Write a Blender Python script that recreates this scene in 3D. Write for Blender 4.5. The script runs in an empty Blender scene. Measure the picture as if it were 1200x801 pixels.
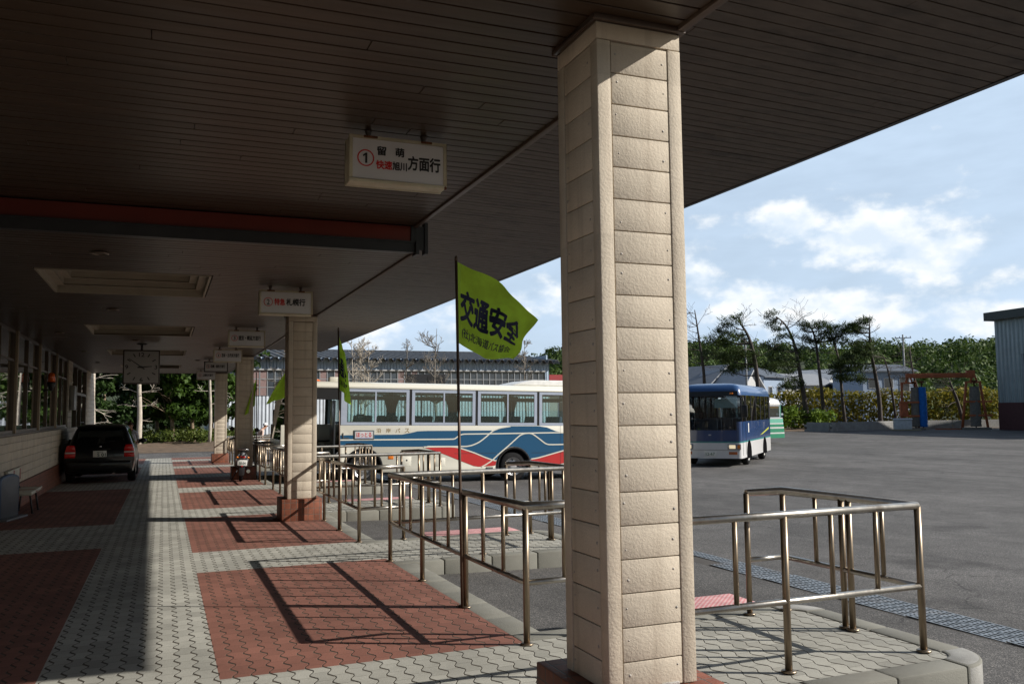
import bpy, bmesh, math, random
from mathutils import Vector, Matrix, noise as mnoise
R = math.radians
sc = bpy.context.scene
COL = sc.collection

# ------------------------------------------------------------------ camera, sky, sun, exposure
FOC = 1007.79
CX, CY = 600.0, 400.5
BASIS = ((0.92730707, -0.01910253, -0.37381371),
         (-0.37413051, -0.07748536, -0.92413331),
         (-0.01131181, 0.99681047, -0.07899956))
CAMPOS = Vector((0, 0, 1.6))
cam = bpy.data.cameras.new('camera')
cam.sensor_width = 36.0
cam.lens = 36.0 * FOC / 1200.0
cam.clip_start = 0.05
cam.clip_end = 3000
camo = bpy.data.objects.new('camera', cam)
COL.objects.link(camo)
camo.matrix_world = Matrix.Translation(CAMPOS) @ Matrix(BASIS).to_4x4()
sc.camera = camo

SUN_AZ, SUN_EL = 117.5, 31.2          # azimuth from +Y towards +X
sun = bpy.data.lights.new('sun', 'SUN')
sun.energy = 5.0
sun.angle = R(0.53)
sun.color = (1.0, 0.95, 0.875)
suno = bpy.data.objects.new('sun', sun)
COL.objects.link(suno)
sd = Vector((math.cos(R(SUN_EL)) * math.sin(R(SUN_AZ)), math.cos(R(SUN_EL)) * math.cos(R(SUN_AZ)), math.sin(R(SUN_EL))))
suno.rotation_euler = sd.to_track_quat('Z', 'Y').to_euler()
suno.location = sd * 60

sc.view_settings.view_transform = 'Standard'
sc.view_settings.look = 'None'
sc.view_settings.exposure = 0.2
sc.view_settings.gamma = 1
sc.view_settings.use_curve_mapping = False
sc.render.engine = 'CYCLES'
sc.cycles.max_bounces = 7
sc.cycles.diffuse_bounces = 3
sc.cycles.glossy_bounces = 3
sc.cycles.transmission_bounces = 4
sc.cycles.transparent_max_bounces = 12
sc.cycles.caustics_reflective = False
sc.cycles.caustics_refractive = False
sc.cycles.use_denoising = True

W = bpy.data.worlds.new('World')
sc.world = W
W.use_nodes = True


class NT:
    """tiny node-tree writer"""
    def __init__(self, tree):
        self.t = tree
        tree.nodes.clear()

    def n(self, kind, _out=0, **kw):
        nd = self.t.nodes.new(kind)
        ins = kw.pop('ins', {})
        for k, v in kw.items():
            setattr(nd, k, v)
        for k, v in ins.items():
            s = nd.inputs[k]
            if hasattr(v, 'links') or isinstance(v, bpy.types.NodeSocket):
                self.t.links.new(v, s)
            else:
                s.default_value = v
        return nd

    def m(self, op, a, b=0.0, c=0.0, clamp=False):
        nd = self.n('ShaderNodeMath', operation=op, use_clamp=clamp, ins={0: a, 1: b, 2: c})
        return nd.outputs[0]

    def mix(self, fac, a, b, blend='MIX'):
        nd = self.n('ShaderNodeMix', data_type='RGBA', blend_type=blend, clamp_factor=True,
                    ins={0: fac, 6: a, 7: b})
        return nd.outputs[2]

    def ramp(self, fac, lo, hi, a=0.0, b=1.0, smooth=True):
        nd = self.n('ShaderNodeMapRange', interpolation_type='SMOOTHSTEP' if smooth else 'LINEAR',
                    ins={0: fac, 1: lo, 2: hi, 3: a, 4: b})
        return nd.outputs[0]

    def noise(self, vec, scale, detail=3.0, rough=0.55, out=0):
        nd = self.n('ShaderNodeTexNoise', ins={'Scale': scale, 'Detail': detail, 'Roughness': rough})
        if vec is not None:
            self.t.links.new(vec, nd.inputs['Vector'])
        return nd.outputs[out]

    def xyz(self, v):
        nd = self.n('ShaderNodeSeparateXYZ', ins={0: v})
        return nd.outputs

    def comb(self, x, y, z=0.0):
        return self.n('ShaderNodeCombineXYZ', ins={0: x, 1: y, 2: z}).outputs[0]

    def link(self, a, b):
        self.t.links.new(a, b)


def c4(c):
    return (c[0], c[1], c[2], 1.0)


def build_world():
    w = NT(W.node_tree)
    sky = w.n('ShaderNodeTexSky', sky_type='NISHITA', sun_disc=False, sun_elevation=R(SUN_EL), sun_rotation=R(SUN_AZ),
              altitude=30.0, air_density=1.0, dust_density=1.2, ozone_density=1.0)
    tc = w.n('ShaderNodeTexCoord')
    x, y, z = w.xyz(tc.outputs['Generated'])
    az = w.m('MULTIPLY', w.m('ARCTAN2', x, y), 57.29578)
    el = w.m('MULTIPLY', w.m('ARCSINE', z), 57.29578)
    # cumulus: fractal density lifted by soft lobes at fixed compass directions
    lobes = [(44.5, 10.2, 4.6, 1.9, .42), (40.6, 11.6, 2.5, 1.7, .42), (48.0, 8.9, 3.2, 1.5, .45), (41.8, 6.4, 5.5, 1.3, .40),
             (34.5, 8.3, 1.7, 1.6, .30), (37.5, 6.8, 2.6, 1.3, .36), (51, 5.0, 4.0, 1.0, .34), (45.5, 5.2, 3.5, 0.9, .30),
             (24, 7.0, 6.0, 1.6, .26), (14, 6.0, 6, 1.5, .22), (60, 8, 9, 2.5, .3), (-20, 8, 20, 3, .3), (100, 8, 25, 3, .3)]
    lob = 0.0
    for (a, e, sa, se, amp) in lobes:
        da = w.m('DIVIDE', w.m('SUBTRACT', az, a), sa)
        de = w.m('DIVIDE', w.m('SUBTRACT', el, e), se)
        q = w.m('ADD', w.m('MULTIPLY', da, da), w.m('MULTIPLY', de, de))
        g = w.m('MULTIPLY', w.m('EXPONENT', w.m('MULTIPLY', q, -0.9)), amp)
        lob = g if isinstance(lob, float) else w.m('MAXIMUM', lob, g)
    v1 = w.comb(w.m('MULTIPLY', az, .30), w.m('MULTIPLY', el, .46), 3.7)
    v2 = w.comb(w.m('MULTIPLY', az, .30), w.m('ADD', w.m('MULTIPLY', el, .46), .34), 3.7)
    n1 = w.noise(v1, .92, 7.0, .56)
    n2 = w.noise(v2, .92, 3.0, .50)
    d1 = w.m('ADD', n1, lob)
    cum = w.ramp(d1, .60, .84)
    shade = w.ramp(w.m('ADD', w.m('SUBTRACT', n1, n2), w.m('MULTIPLY', n1, .35)), .02, .36)
    # thin high veil, streaked along one bearing
    v3 = w.comb(w.m('ADD', w.m('MULTIPLY', az, .045), w.m('MULTIPLY', el, -.03)), w.m('MULTIPLY', el, .17), 9.1)
    veil = w.noise(v3, 1.5, 5.0, .58)
    veil = w.ramp(veil, .30, .70, .74, .98)
    low = w.ramp(el, 12.0, 0.0, 0.0, .80)
    veil = w.m('MAXIMUM', veil, low)
    # cloud masked to the northern sky; unseen rest left clear to lower canopy fill
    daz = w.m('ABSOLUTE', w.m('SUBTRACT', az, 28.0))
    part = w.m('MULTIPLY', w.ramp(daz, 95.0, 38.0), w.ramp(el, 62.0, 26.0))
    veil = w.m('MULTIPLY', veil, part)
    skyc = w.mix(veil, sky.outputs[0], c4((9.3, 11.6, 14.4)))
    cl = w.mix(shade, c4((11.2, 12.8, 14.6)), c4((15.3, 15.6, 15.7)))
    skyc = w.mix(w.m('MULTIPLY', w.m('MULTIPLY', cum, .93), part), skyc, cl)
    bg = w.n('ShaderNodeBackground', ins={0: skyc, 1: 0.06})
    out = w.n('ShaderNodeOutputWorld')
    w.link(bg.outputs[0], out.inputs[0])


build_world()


def at(px, py, depth):
    """point seen along a measured bearing of the survey photograph at a given distance"""
    v = Matrix(BASIS) @ Vector((px - CX, CY - py, -FOC))
    return CAMPOS + v * (depth / FOC)


def lot_z(x, y):
    z = -.15 - .009 * y - .022 * max(0.0, x - 2.6)
    return max(-.53, z)


def walk_z(y):
    return -.009 * y


# ------------------------------------------------------------------ materials
MATS = {}


def mat(name, col, rough=.6, metal=0.0, var=.12, scale=6.0, bump=0.0, bscale=60.0, coat=0.0, spec=.5, dirt=0.0, dirtcol=None,
        stretch=(1, 1, 1)):
    if name in MATS:
        return MATS[name]
    m = bpy.data.materials.new(name)
    m.use_nodes = True
    w = NT(m.node_tree)
    tc = w.n('ShaderNodeTexCoord')
    mp = w.n('ShaderNodeMapping', ins={0: tc.outputs['Object'], 3: stretch})
    v = mp.outputs[0]
    n = w.noise(v, scale, 4.0)
    f = w.ramp(n, .25, .75, 1 - var, 1 + var, smooth=False)
    colr = w.mix(1.0, c4(col), w.comb(f, f, f), 'MULTIPLY')
    if dirt > 0:
        dn = w.noise(v, scale * .45, 6.0, .65)
        dm = w.m('MULTIPLY', w.ramp(dn, .5, .72), dirt)
        colr = w.mix(dm, colr, c4(dirtcol or (.05, .035, .02)))
    b = w.n('ShaderNodeBsdfPrincipled', ins={'Base Color': colr, 'Metallic': metal, 'Coat Weight': coat, 'Specular IOR Level': spec})
    rn = w.noise(v, scale * 2.3, 3.0)
    w.link(w.ramp(rn, .2, .8, max(.02, rough - min(.08, var * .4)), min(1, rough + min(.08, var * .4)), smooth=False), b.inputs['Roughness'])
    if bump > 0:
        bn = w.noise(v, bscale, 5.0, .6)
        bp = w.n('ShaderNodeBump', ins={'Strength': bump, 'Distance': .01, 'Height': bn})
        w.link(bp.outputs[0], b.inputs['Normal'])
    o = w.n('ShaderNodeOutputMaterial')
    w.link(b.outputs[0], o.inputs[0])
    MATS[name] = m
    return m


def glass(name, tint=(.75, .85, .85), refl=.5, ior_f=.12, body=(.02, .03, .03), opac=.25):
    """window glass: a tinted see-through pane with a clear reflection"""
    if name in MATS:
        return MATS[name]
    m = bpy.data.materials.new(name)
    m.use_nodes = True
    w = NT(m.node_tree)
    tr = w.n('ShaderNodeBsdfTransparent', ins={0: c4(tint)})
    df = w.n('ShaderNodeBsdfDiffuse', ins={0: c4(body)})
    a = w.n('ShaderNodeMixShader', ins={0: opac, 1: tr.outputs[0], 2: df.outputs[0]})
    gl = w.n('ShaderNodeBsdfGlossy', ins={0: c4((.95, .97, 1)), 'Roughness': .015})
    fr = w.n('ShaderNodeFresnel', ins={0: 1.5})
    f = w.m('ADD', w.m('MULTIPLY', fr.outputs[0], refl * 2), ior_f, clamp=True)
    mx = w.n('ShaderNodeMixShader', ins={0: f, 1: a.outputs[0], 2: gl.outputs[0]})
    o = w.n('ShaderNodeOutputMaterial')
    w.link(mx.outputs[0], o.inputs[0])
    MATS[name] = m
    return m


def paver_mat(name, col, tone):
    """interlocking blocks with toothed long joints, laid in running courses"""
    m = bpy.data.materials.new(name)
    m.use_nodes = True
    w = NT(m.node_tree)
    geo = w.n('ShaderNodeNewGeometry')
    x, y, z = w.xyz(geo.outputs['Position'])
    PW, PL = .1125, .1850
    fy = w.m('FRACT', w.m('DIVIDE', y, PL))
    tri = w.m('PINGPONG', w.m('DIVIDE', y, PL), .5)             # 0..0.5..0
    zig = w.m('SUBTRACT', w.m('MULTIPLY', tri, 2.0), .5)         # -.5 .. .5
    zig = w.m('MAXIMUM', w.m('MINIMUM', w.m('MULTIPLY', zig, 1.5), .5), -.5)
    wide = w.m('MULTIPLY', w.ramp(fy, .04, .12), w.ramp(fy, .50, .40))
    wob = w.noise(geo.outputs['Position'], 3.0, 2.0)
    xo = w.m('ADD', w.m('ADD', x, w.m('MULTIPLY', zig, .034)), w.m('MULTIPLY', w.m('SUBTRACT', wob, .5), .010))
    u = w.m('DIVIDE', xo, PW)
    cu = w.m('FLOOR', u)
    fu = w.m('SUBTRACT', u, cu)
    du = w.m('MULTIPLY', w.m('MINIMUM', fu, w.m('SUBTRACT', 1.0, fu)), PW)
    vv = w.m('ADD', w.m('DIVIDE', y, PL), w.m('ADD', w.m('MULTIPLY', w.m('MODULO', w.m('ABSOLUTE', cu), 2.0), .5), .25))
    cv = w.m('FLOOR', vv)
    fv = w.m('SUBTRACT', vv, cv)
    dv = w.m('MULTIPLY', w.m('MINIMUM', fv, w.m('SUBTRACT', 1.0, fv)), PL)
    jw = w.m('ADD', w.m('MULTIPLY', wide, .0066), .0012)
    ju = w.ramp(w.m('SUBTRACT', du, jw), .0, .0045)
    jv = w.ramp(dv, .0008, .0042)
    jm = w.m('MULTIPLY', ju, w.m('ADD', w.m('MULTIPLY', jv, .55), .45))
    wn = w.n('ShaderNodeTexWhiteNoise', noise_dimensions='2D', ins={'Vector': w.comb(cu, cv)})
    odd = w.ramp(wn.outputs[0], .93, .95, 1.0, .74)
    f = w.m('MULTIPLY', w.ramp(wn.outputs[0], 0, 1, 1 - tone, 1 + tone, smooth=False), odd)
    big = w.ramp(w.noise(geo.outputs['Position'], .9, 5.0, .62), .3, .72, .80, 1.10)
    fine = w.ramp(w.noise(geo.outputs['Position'], 170.0, 2.0), .3, .7, .86, 1.12)
    f = w.m('MULTIPLY', w.m('MULTIPLY', f, big), fine)
    cc = w.mix(1.0, c4(col), w.comb(f, f, f), 'MULTIPLY')
    stain = w.m('MULTIPLY', w.ramp(w.noise(geo.outputs['Position'], 2.3, 6.0, .7), .56, .74), .42)
    cc = w.mix(stain, cc, c4((col[0] * .55, col[1] * .55, col[2] * .55)))
    grime = w.ramp(w.noise(geo.outputs['Position'], 9.0, 3.0), .35, .65)
    jc = w.mix(grime, c4((.035, .029, .021)), c4((.075, .062, .045)))
    cc = w.mix(jm, jc, cc)
    b = w.n('ShaderNodeBsdfPrincipled', ins={'Base Color': cc, 'Roughness': .84, 'Specular IOR Level': .3})
    hgt = w.m('ADD', w.m('MULTIPLY', ju, 1.0), w.m('ADD', w.m('MULTIPLY', jv, .25), w.m('MULTIPLY', w.noise(geo.outputs['Position'], 260.0, 3.0), .15)))
    tilt = w.m('MULTIPLY', wn.outputs[0], .25)
    bp = w.n('ShaderNodeBump', ins={'Strength': .75, 'Distance': .006, 'Height': w.m('ADD', hgt, tilt)})
    w.link(bp.outputs[0], b.inputs['Normal'])
    o = w.n('ShaderNodeOutputMaterial')
    w.link(b.outputs[0], o.inputs[0])
    return m


def asphalt_mat():
    m = bpy.data.materials.new('asphalt')
    m.use_nodes = True
    w = NT(m.node_tree)
    p = w.n('ShaderNodeNewGeometry').outputs['Position']
    vor = w.n('ShaderNodeTexVoronoi', ins={'Vector': p, 'Scale': 95.0})
    st = w.ramp(vor.outputs['Distance'], 0.1, .55, 1.25, .62)
    wn = w.n('ShaderNodeTexWhiteNoise', noise_dimensions='3D', ins={'Vector': vor.outputs['Position']})
    chip = w.mix(w.m('POWER', wn.outputs[0], 2.4), c4((.100, .097, .095)), c4((.27, .255, .24)))
    cc = w.mix(1.0, chip, w.comb(st, st, st), 'MULTIPLY')
    big = w.ramp(w.noise(p, .22, 6.0, .62), .3, .72, .78, 1.2)
    mid = w.ramp(w.noise(p, 1.7, 5.0, .65), .3, .7, .86, 1.14)
    f = w.m('MULTIPLY', big, mid)
    cc = w.mix(1.0, cc, w.comb(f, f, f), 'MULTIPLY')
    oil = w.m('MULTIPLY', w.ramp(w.noise(p, .8, 3.0, .5), .60, .74), .50)
    cc = w.mix(oil, cc, c4((.028, .026, .025)))
    # old wheel tracks and rubbed-in dirt, drawn out along the lanes
    mp = w.n('ShaderNodeMapping', ins={0: p, 2: (0, 0, .35), 3: (1.0, .07, 1.0)})
    trk = w.ramp(w.noise(mp.outputs[0], 1.1, 4.0, .6), .34, .70, 1.10, .86)
    cc = w.mix(1.0, cc, w.comb(trk, trk, trk), 'MULTIPLY')
    # a few sealed cracks
    cr = w.n('ShaderNodeTexVoronoi', feature='DISTANCE_TO_EDGE', ins={'Vector': w.n('ShaderNodeVectorMath', operation='ADD', ins={0: p, 1: w.noise(p, 1.2, 3.0, .5, out=1)}).outputs[0], 'Scale': .11})
    ck = w.ramp(cr.outputs['Distance'], .0008, .0022, .5, 0.0)
    cc = w.mix(ck, cc, c4((.02, .019, .018)))
    b = w.n('ShaderNodeBsdfPrincipled', ins={'Base Color': cc, 'Roughness': .86, 'Specular IOR Level': .3})
    bp = w.n('ShaderNodeBump', ins={'Strength': .55, 'Distance': .006, 'Height': w.m('SUBTRACT', 1.0, vor.outputs['Distance'])})
    w.link(bp.outputs[0], b.inputs['Normal'])
    o = w.n('ShaderNodeOutputMaterial')
    w.link(b.outputs[0], o.inputs[0])
    return m


def tile_mat(name, col, tw, th, grout=(.10, .085, .07), stagger=0.0, gj=.006, rough=.55):
    """small tiles; horizontal run chosen from the face normal"""
    m = bpy.data.materials.new(name)
    m.use_nodes = True
    w = NT(m.node_tree)
    g = w.n('ShaderNodeNewGeometry')
    tc = w.n('ShaderNodeTexCoord')
    x, y, z = w.xyz(tc.outputs['Object'])
    nx, ny, nz = w.xyz(g.outputs['True Normal'])
    ax_ = w.m('GREATER_THAN', w.m('ABSOLUTE', nx), .5)
    az_ = w.m('GREATER_THAN', w.m('ABSOLUTE', nz), .5)
    hor = w.m('ADD', w.m('MULTIPLY', y, ax_), w.m('MULTIPLY', x, w.m('SUBTRACT', 1.0, ax_)))
    ver = w.m('ADD', w.m('MULTIPLY', y, az_), w.m('MULTIPLY', z, w.m('SUBTRACT', 1.0, az_)))
    v = w.m('DIVIDE', ver, th)
    cv = w.m('FLOOR', v)
    u = w.m('ADD', w.m('DIVIDE', hor, tw), w.m('MULTIPLY', w.m('MODULO', w.m('ABSOLUTE', cv), 2.0), stagger))
    cu = w.m('FLOOR', u)
    fu = w.m('SUBTRACT', u, cu)
    fv = w.m('SUBTRACT', v, cv)
    du = w.m('MULTIPLY', w.m('MINIMUM', fu, w.m('SUBTRACT', 1.0, fu)), tw)
    dv = w.m('MULTIPLY', w.m('MINIMUM', fv, w.m('SUBTRACT', 1.0, fv)), th)
    jm = w.ramp(w.m('MINIMUM', du, dv), gj * .45, gj * .75)
    wn = w.n('ShaderNodeTexWhiteNoise', noise_dimensions='2D', ins={'Vector': w.comb(cu, cv)})
    f = w.m('MULTIPLY', w.ramp(wn.outputs[0], 0, 1, .8, 1.18, smooth=False), w.ramp(w.noise(tc.outputs['Object'], 14.0, 4.0), .3, .7, .85, 1.12))
    cc = w.mix(1.0, c4(col), w.comb(f, f, f), 'MULTIPLY')
    cc = w.mix(jm, c4(grout), cc)
    b = w.n('ShaderNodeBsdfPrincipled', ins={'Base Color': cc, 'Roughness': rough, 'Specular IOR Level': .35})
    bp = w.n('ShaderNodeBump', ins={'Strength': .6, 'Distance': .004, 'Height': jm})
    w.link(bp.outputs[0], b.inputs['Normal'])
    o = w.n('ShaderNodeOutputMaterial')
    w.link(b.outputs[0], o.inputs[0])
    return m


def stucco_mat():
    """cream sprayed-stone cladding board"""
    m = bpy.data.materials.new('cream_cladding')
    m.use_nodes = True
    w = NT(m.node_tree)
    tc = w.n('ShaderNodeTexCoord')
    p = tc.outputs['Object']
    n = w.ramp(w.noise(p, 3.0, 5.0, .6), .3, .7, .92, 1.06)
    sp = w.ramp(w.noise(p, 240.0, 2.0), .3, .75, .92, 1.06)
    f = w.m('MULTIPLY', n, sp)
    cc = w.mix(1.0, c4((.60, .525, .42)), w.comb(f, f, f), 'MULTIPLY')
    mp = w.n('ShaderNodeMapping', ins={0: p, 3: (7, 7, .5)})
    streak = w.m('MULTIPLY', w.ramp(w.noise(mp.outputs[0], 2.0, 4.0), .50, .74), .34)
    zb = w.m('FLOOR', w.m('DIVIDE', w.m('SUBTRACT', w.xyz(p)[2], .476), .1515))
    bt = w.n('ShaderNodeTexWhiteNoise', noise_dimensions='1D', ins={'W': zb})
    tone = w.ramp(bt.outputs[0], 0, 1, .93, 1.04, smooth=False)
    cc = w.mix(1.0, cc, w.comb(tone, tone, tone), 'MULTIPLY')
    scuff = w.m('MULTIPLY', w.ramp(w.noise(p, 11.0, 6.0, .7), .62, .74), .35)
    cc = w.mix(scuff, cc, c4((.36, .32, .27)))
    cc = w.mix(streak, cc, c4((.30, .24, .18)))
    b = w.n('ShaderNodeBsdfPrincipled', ins={'Base Color': cc, 'Roughness': .8, 'Specular IOR Level': .25})
    h1 = w.noise(p, 85.0, 3.0, .55)
    h = w.m('ADD', w.ramp(h1, .38, .62), w.m('MULTIPLY', w.noise(p, 200.0, 2.0), .3))
    bp = w.n('ShaderNodeBump', ins={'Strength': .20, 'Distance': .005, 'Height': h})
    w.link(bp.outputs[0], b.inputs['Normal'])
    o = w.n('ShaderNodeOutputMaterial')
    w.link(b.outputs[0], o.inputs[0])
    return m


def leaf_mat(name, a, b_, scale=1.2, trans=.35):
    m = bpy.data.materials.new(name)
    m.use_nodes = True
    w = NT(m.node_tree)
    g = w.n('ShaderNodeNewGeometry')
    wn = w.noise(g.outputs['Position'], scale, 3.0)
    rn = w.n('ShaderNodeTexWhiteNoise', noise_dimensions='3D', ins={'Vector': w.n('ShaderNodeVectorMath', operation='SNAP', ins={0: g.outputs['Position'], 1: (.13, .13, .13)}).outputs[0]})
    k = w.m('ADD', w.m('MULTIPLY', w.ramp(wn, .3, .7), .6), w.m('MULTIPLY', rn.outputs[0], .4))
    cc = w.mix(k, c4(a), c4(b_))
    d = w.n('ShaderNodeBsdfPrincipled', ins={'Base Color': cc, 'Roughness': .6, 'Specular IOR Level': .25})
    t = w.n('ShaderNodeBsdfTranslucent', ins={0: cc})
    mx = w.n('ShaderNodeMixShader', ins={0: trans, 1: d.outputs[0], 2: t.outputs[0]})
    o = w.n('ShaderNodeOutputMaterial')
    w.link(mx.outputs[0], o.inputs[0])
    return m


# ------------------------------------------------------------------ mesh builder
class MB:
    def __init__(self):
        self.v, self.f, self.mi = [], [], []
        self.sm = []

    def quad(self, pts, mi=0, smooth=False):
        b = len(self.v)
        self.v += [tuple(p) for p in pts]
        self.f.append(tuple(range(b, b + len(pts))))
        self.mi.append(mi)
        self.sm.append(smooth)

    def grid(self, rows, mi=0, smooth=True, closed=False):
        b = len(self.v)
        nr, nc = len(rows), len(rows[0])
        for r in rows:
            self.v += [tuple(p) for p in r]
        for i in range(nr - 1):
            for j in range(nc if closed else nc - 1):
                k = (j + 1) % nc
                self.f.append((b + i * nc + j, b + i * nc + k, b + (i + 1) * nc + k, b + (i + 1) * nc + j))
                self.mi.append(mi)
                self.sm.append(smooth)
        return b

    def box(self, x0, x1, y0, y1, z0, z1, mi=0):
        b = len(self.v)
        self.v += [(x0, y0, z0), (x1, y0, z0), (x1, y1, z0), (x0, y1, z0), (x0, y0, z1), (x1, y0, z1), (x1, y1, z1), (x0, y1, z1)]
        for q in ((3, 2, 1, 0), (4, 5, 6, 7), (0, 1, 5, 4), (1, 2, 6, 5), (2, 3, 7, 6), (3, 0, 4, 7)):
            self.f.append(tuple(b + i for i in q))
            self.mi.append(mi)
            self.sm.append(False)

    def prism(self, poly, a, b_, axis='z', mi=0):
        """extrude polygon [(p,q)] between a and b along axis; axis y: (x,z), x: (y,z), z: (x,y)"""
        def P(p, t):
            if axis == 'z':
                return (p[0], p[1], t)
            if axis == 'y':
                return (p[0], t, p[1])
            return (t, p[0], p[1])
        n = len(poly)
        b = len(self.v)
        self.v += [P(p, a) for p in poly] + [P(p, b_) for p in poly]
        self.f.append(tuple(b + i for i in range(n)))
        self.f.append(tuple(b + n + i for i in reversed(range(n))))
        for i in range(n):
            j = (i + 1) % n
            self.f.append((b + i, b + n + i, b + n + j, b + j))
        self.mi += [mi] * (n + 2)
        self.sm += [False] * (n + 2)

    def tube(self, path, r, n=8, mi=0, cap=True, closed=False):
        path = [Vector(p) for p in path]
        k = len(path)
        rs = r if isinstance(r, (list, tuple)) else [r] * k
        up = None
        rows = []
        for i, p in enumerate(path):
            if i == 0:
                d = path[1] - p
            elif i == k - 1:
                d = p - path[i - 1]
            else:
                d = (path[i + 1] - p).normalized() + (p - path[i - 1]).normalized()
            if d.length < 1e-9:
                d = Vector((0, 0, 1))
            d.normalize()
            if up is None:
                up = Vector((0, 0, 1)) if abs(d.z) < .9 else Vector((1, 0, 0))
            s = d.cross(up)
            if s.length < 1e-6:
                s = d.orthogonal()
            s.normalize()
            up = s.cross(d).normalized()
            sc_ = 1.0
            if 0 < i < k - 1:
                c = (path[i + 1] - p).normalized().dot(d)
                sc_ = 1.0 / max(.5, c)
            rows.append([p + (s * math.cos(a) + up * math.sin(a)) * rs[i] * (sc_ if True else 1) for a in [2 * math.pi * j / n for j in range(n)]])
        b = self.grid(rows, mi, True, True)
        if cap:
            self.f.append(tuple(b + j for j in reversed(range(n))))
            self.f.append(tuple(b + (k - 1) * n + j for j in range(n)))
            self.mi += [mi, mi]
            self.sm += [False, False]

    def cyl(self, p, q, r, n=16, mi=0, r2=None):
        self.tube([p, q], [r, r if r2 is None else r2], n, mi)

    def lathe(self, prof, origin, axis='z', n=24, mi=0, cap=True):
        """prof [(r, t)] spun round axis through origin"""
        o = Vector(origin)
        rows = []
        for (r, t) in prof:
            row = []
            for j in range(n):
                a = 2 * math.pi * j / n
                c, s = r * math.cos(a), r * math.sin(a)
                row.append(o + Vector({'z': (c, s, t), 'y': (c, t, s), 'x': (t, c, s)}[axis]))
            rows.append(row)
        b = self.grid(rows, mi, True, True)
        if cap:
            if prof[0][0] > 1e-5:
                self.f.append(tuple(b + j for j in range(n)))
                self.mi.append(mi)
                self.sm.append(False)
            if prof[-1][0] > 1e-5:
                self.f.append(tuple(b + (len(prof) - 1) * n + j for j in range(n)))
                self.mi.append(mi)
                self.sm.append(False)

    def ell(self, c, r, n=10, m=6, mi=0, seed=None, amp=0.0):
        c = Vector(c)
        rows = []
        for i in range(m + 1):
            t = math.pi * i / m
            row = []
            for j in range(n):
                a = 2 * math.pi * j / n
                d = Vector((math.sin(t) * math.cos(a), math.sin(t) * math.sin(a), math.cos(t)))
                k = 1.0
                if amp:
                    k += amp * mnoise.noise(d * 2.1 + Vector((seed or 0, 0, 0)))
                row.append(c + Vector((d.x * r[0], d.y * r[1], d.z * r[2])) * k)
            rows.append(row)
        self.grid(rows, mi, True, True)

    def build(self, name, mats, parent=None, bevel=0.0, seg=2, loc=None, rot=None, fix=True):
        me = bpy.data.meshes.new(name)
        me.from_pydata(self.v, [], self.f)
        if not isinstance(mats, (list, tuple)):
            mats = [mats]
        for m in mats:
            me.materials.append(m)
        me.polygons.foreach_set('material_index', self.mi)
        me.polygons.foreach_set('use_smooth', self.sm)
        if fix:
            bm = bmesh.new()
            bm.from_mesh(me)
            bmesh.ops.recalc_face_normals(bm, faces=bm.faces)
            if bevel > 0:
                bmesh.ops.remove_doubles(bm, verts=bm.verts, dist=1e-5)
                eds = [e for e in bm.edges if len(e.link_faces) == 2 and e.calc_face_angle(0) > R(32)]
                if eds:
                    bmesh.ops.bevel(bm, geom=eds, offset=bevel, segments=seg, affect='EDGES', profile=.5, clamp_overlap=True)
                for f in bm.faces:
                    f.smooth = True
            bm.to_mesh(me)
            bm.free()
            if bevel > 0:
                me.set_sharp_from_angle(angle=R(38))
        me.update()
        o = bpy.data.objects.new(name, me)
        COL.objects.link(o)
        if parent is not None:
            o.parent = parent
        if loc is not None:
            o.location = loc
        if rot is not None:
            o.rotation_euler = rot
        return o


def tag(o, label=None, cat=None, group=None, kind=None):
    if label:
        o['label'] = label
    if cat:
        o['category'] = cat
    if group:
        o['group'] = group
    if kind:
        o['kind'] = kind
    return o


def empty(name, loc=(0, 0, 0), rz=0.0, label=None, cat=None, group=None, rot=None):
    o = bpy.data.objects.new(name, None)
    o.empty_display_size = .2
    COL.objects.link(o)
    o.location = loc
    o.rotation_euler = rot if rot else (0, 0, rz)
    return tag(o, label, cat, group)


def kids(o):
    return [c for c in bpy.data.objects if c.parent == o]


def copy_tree(o, parent=None):
    c = o.copy()
    COL.objects.link(c)
    c.parent = parent
    for ch in kids(o):
        copy_tree(ch, c)
    return c


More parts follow.
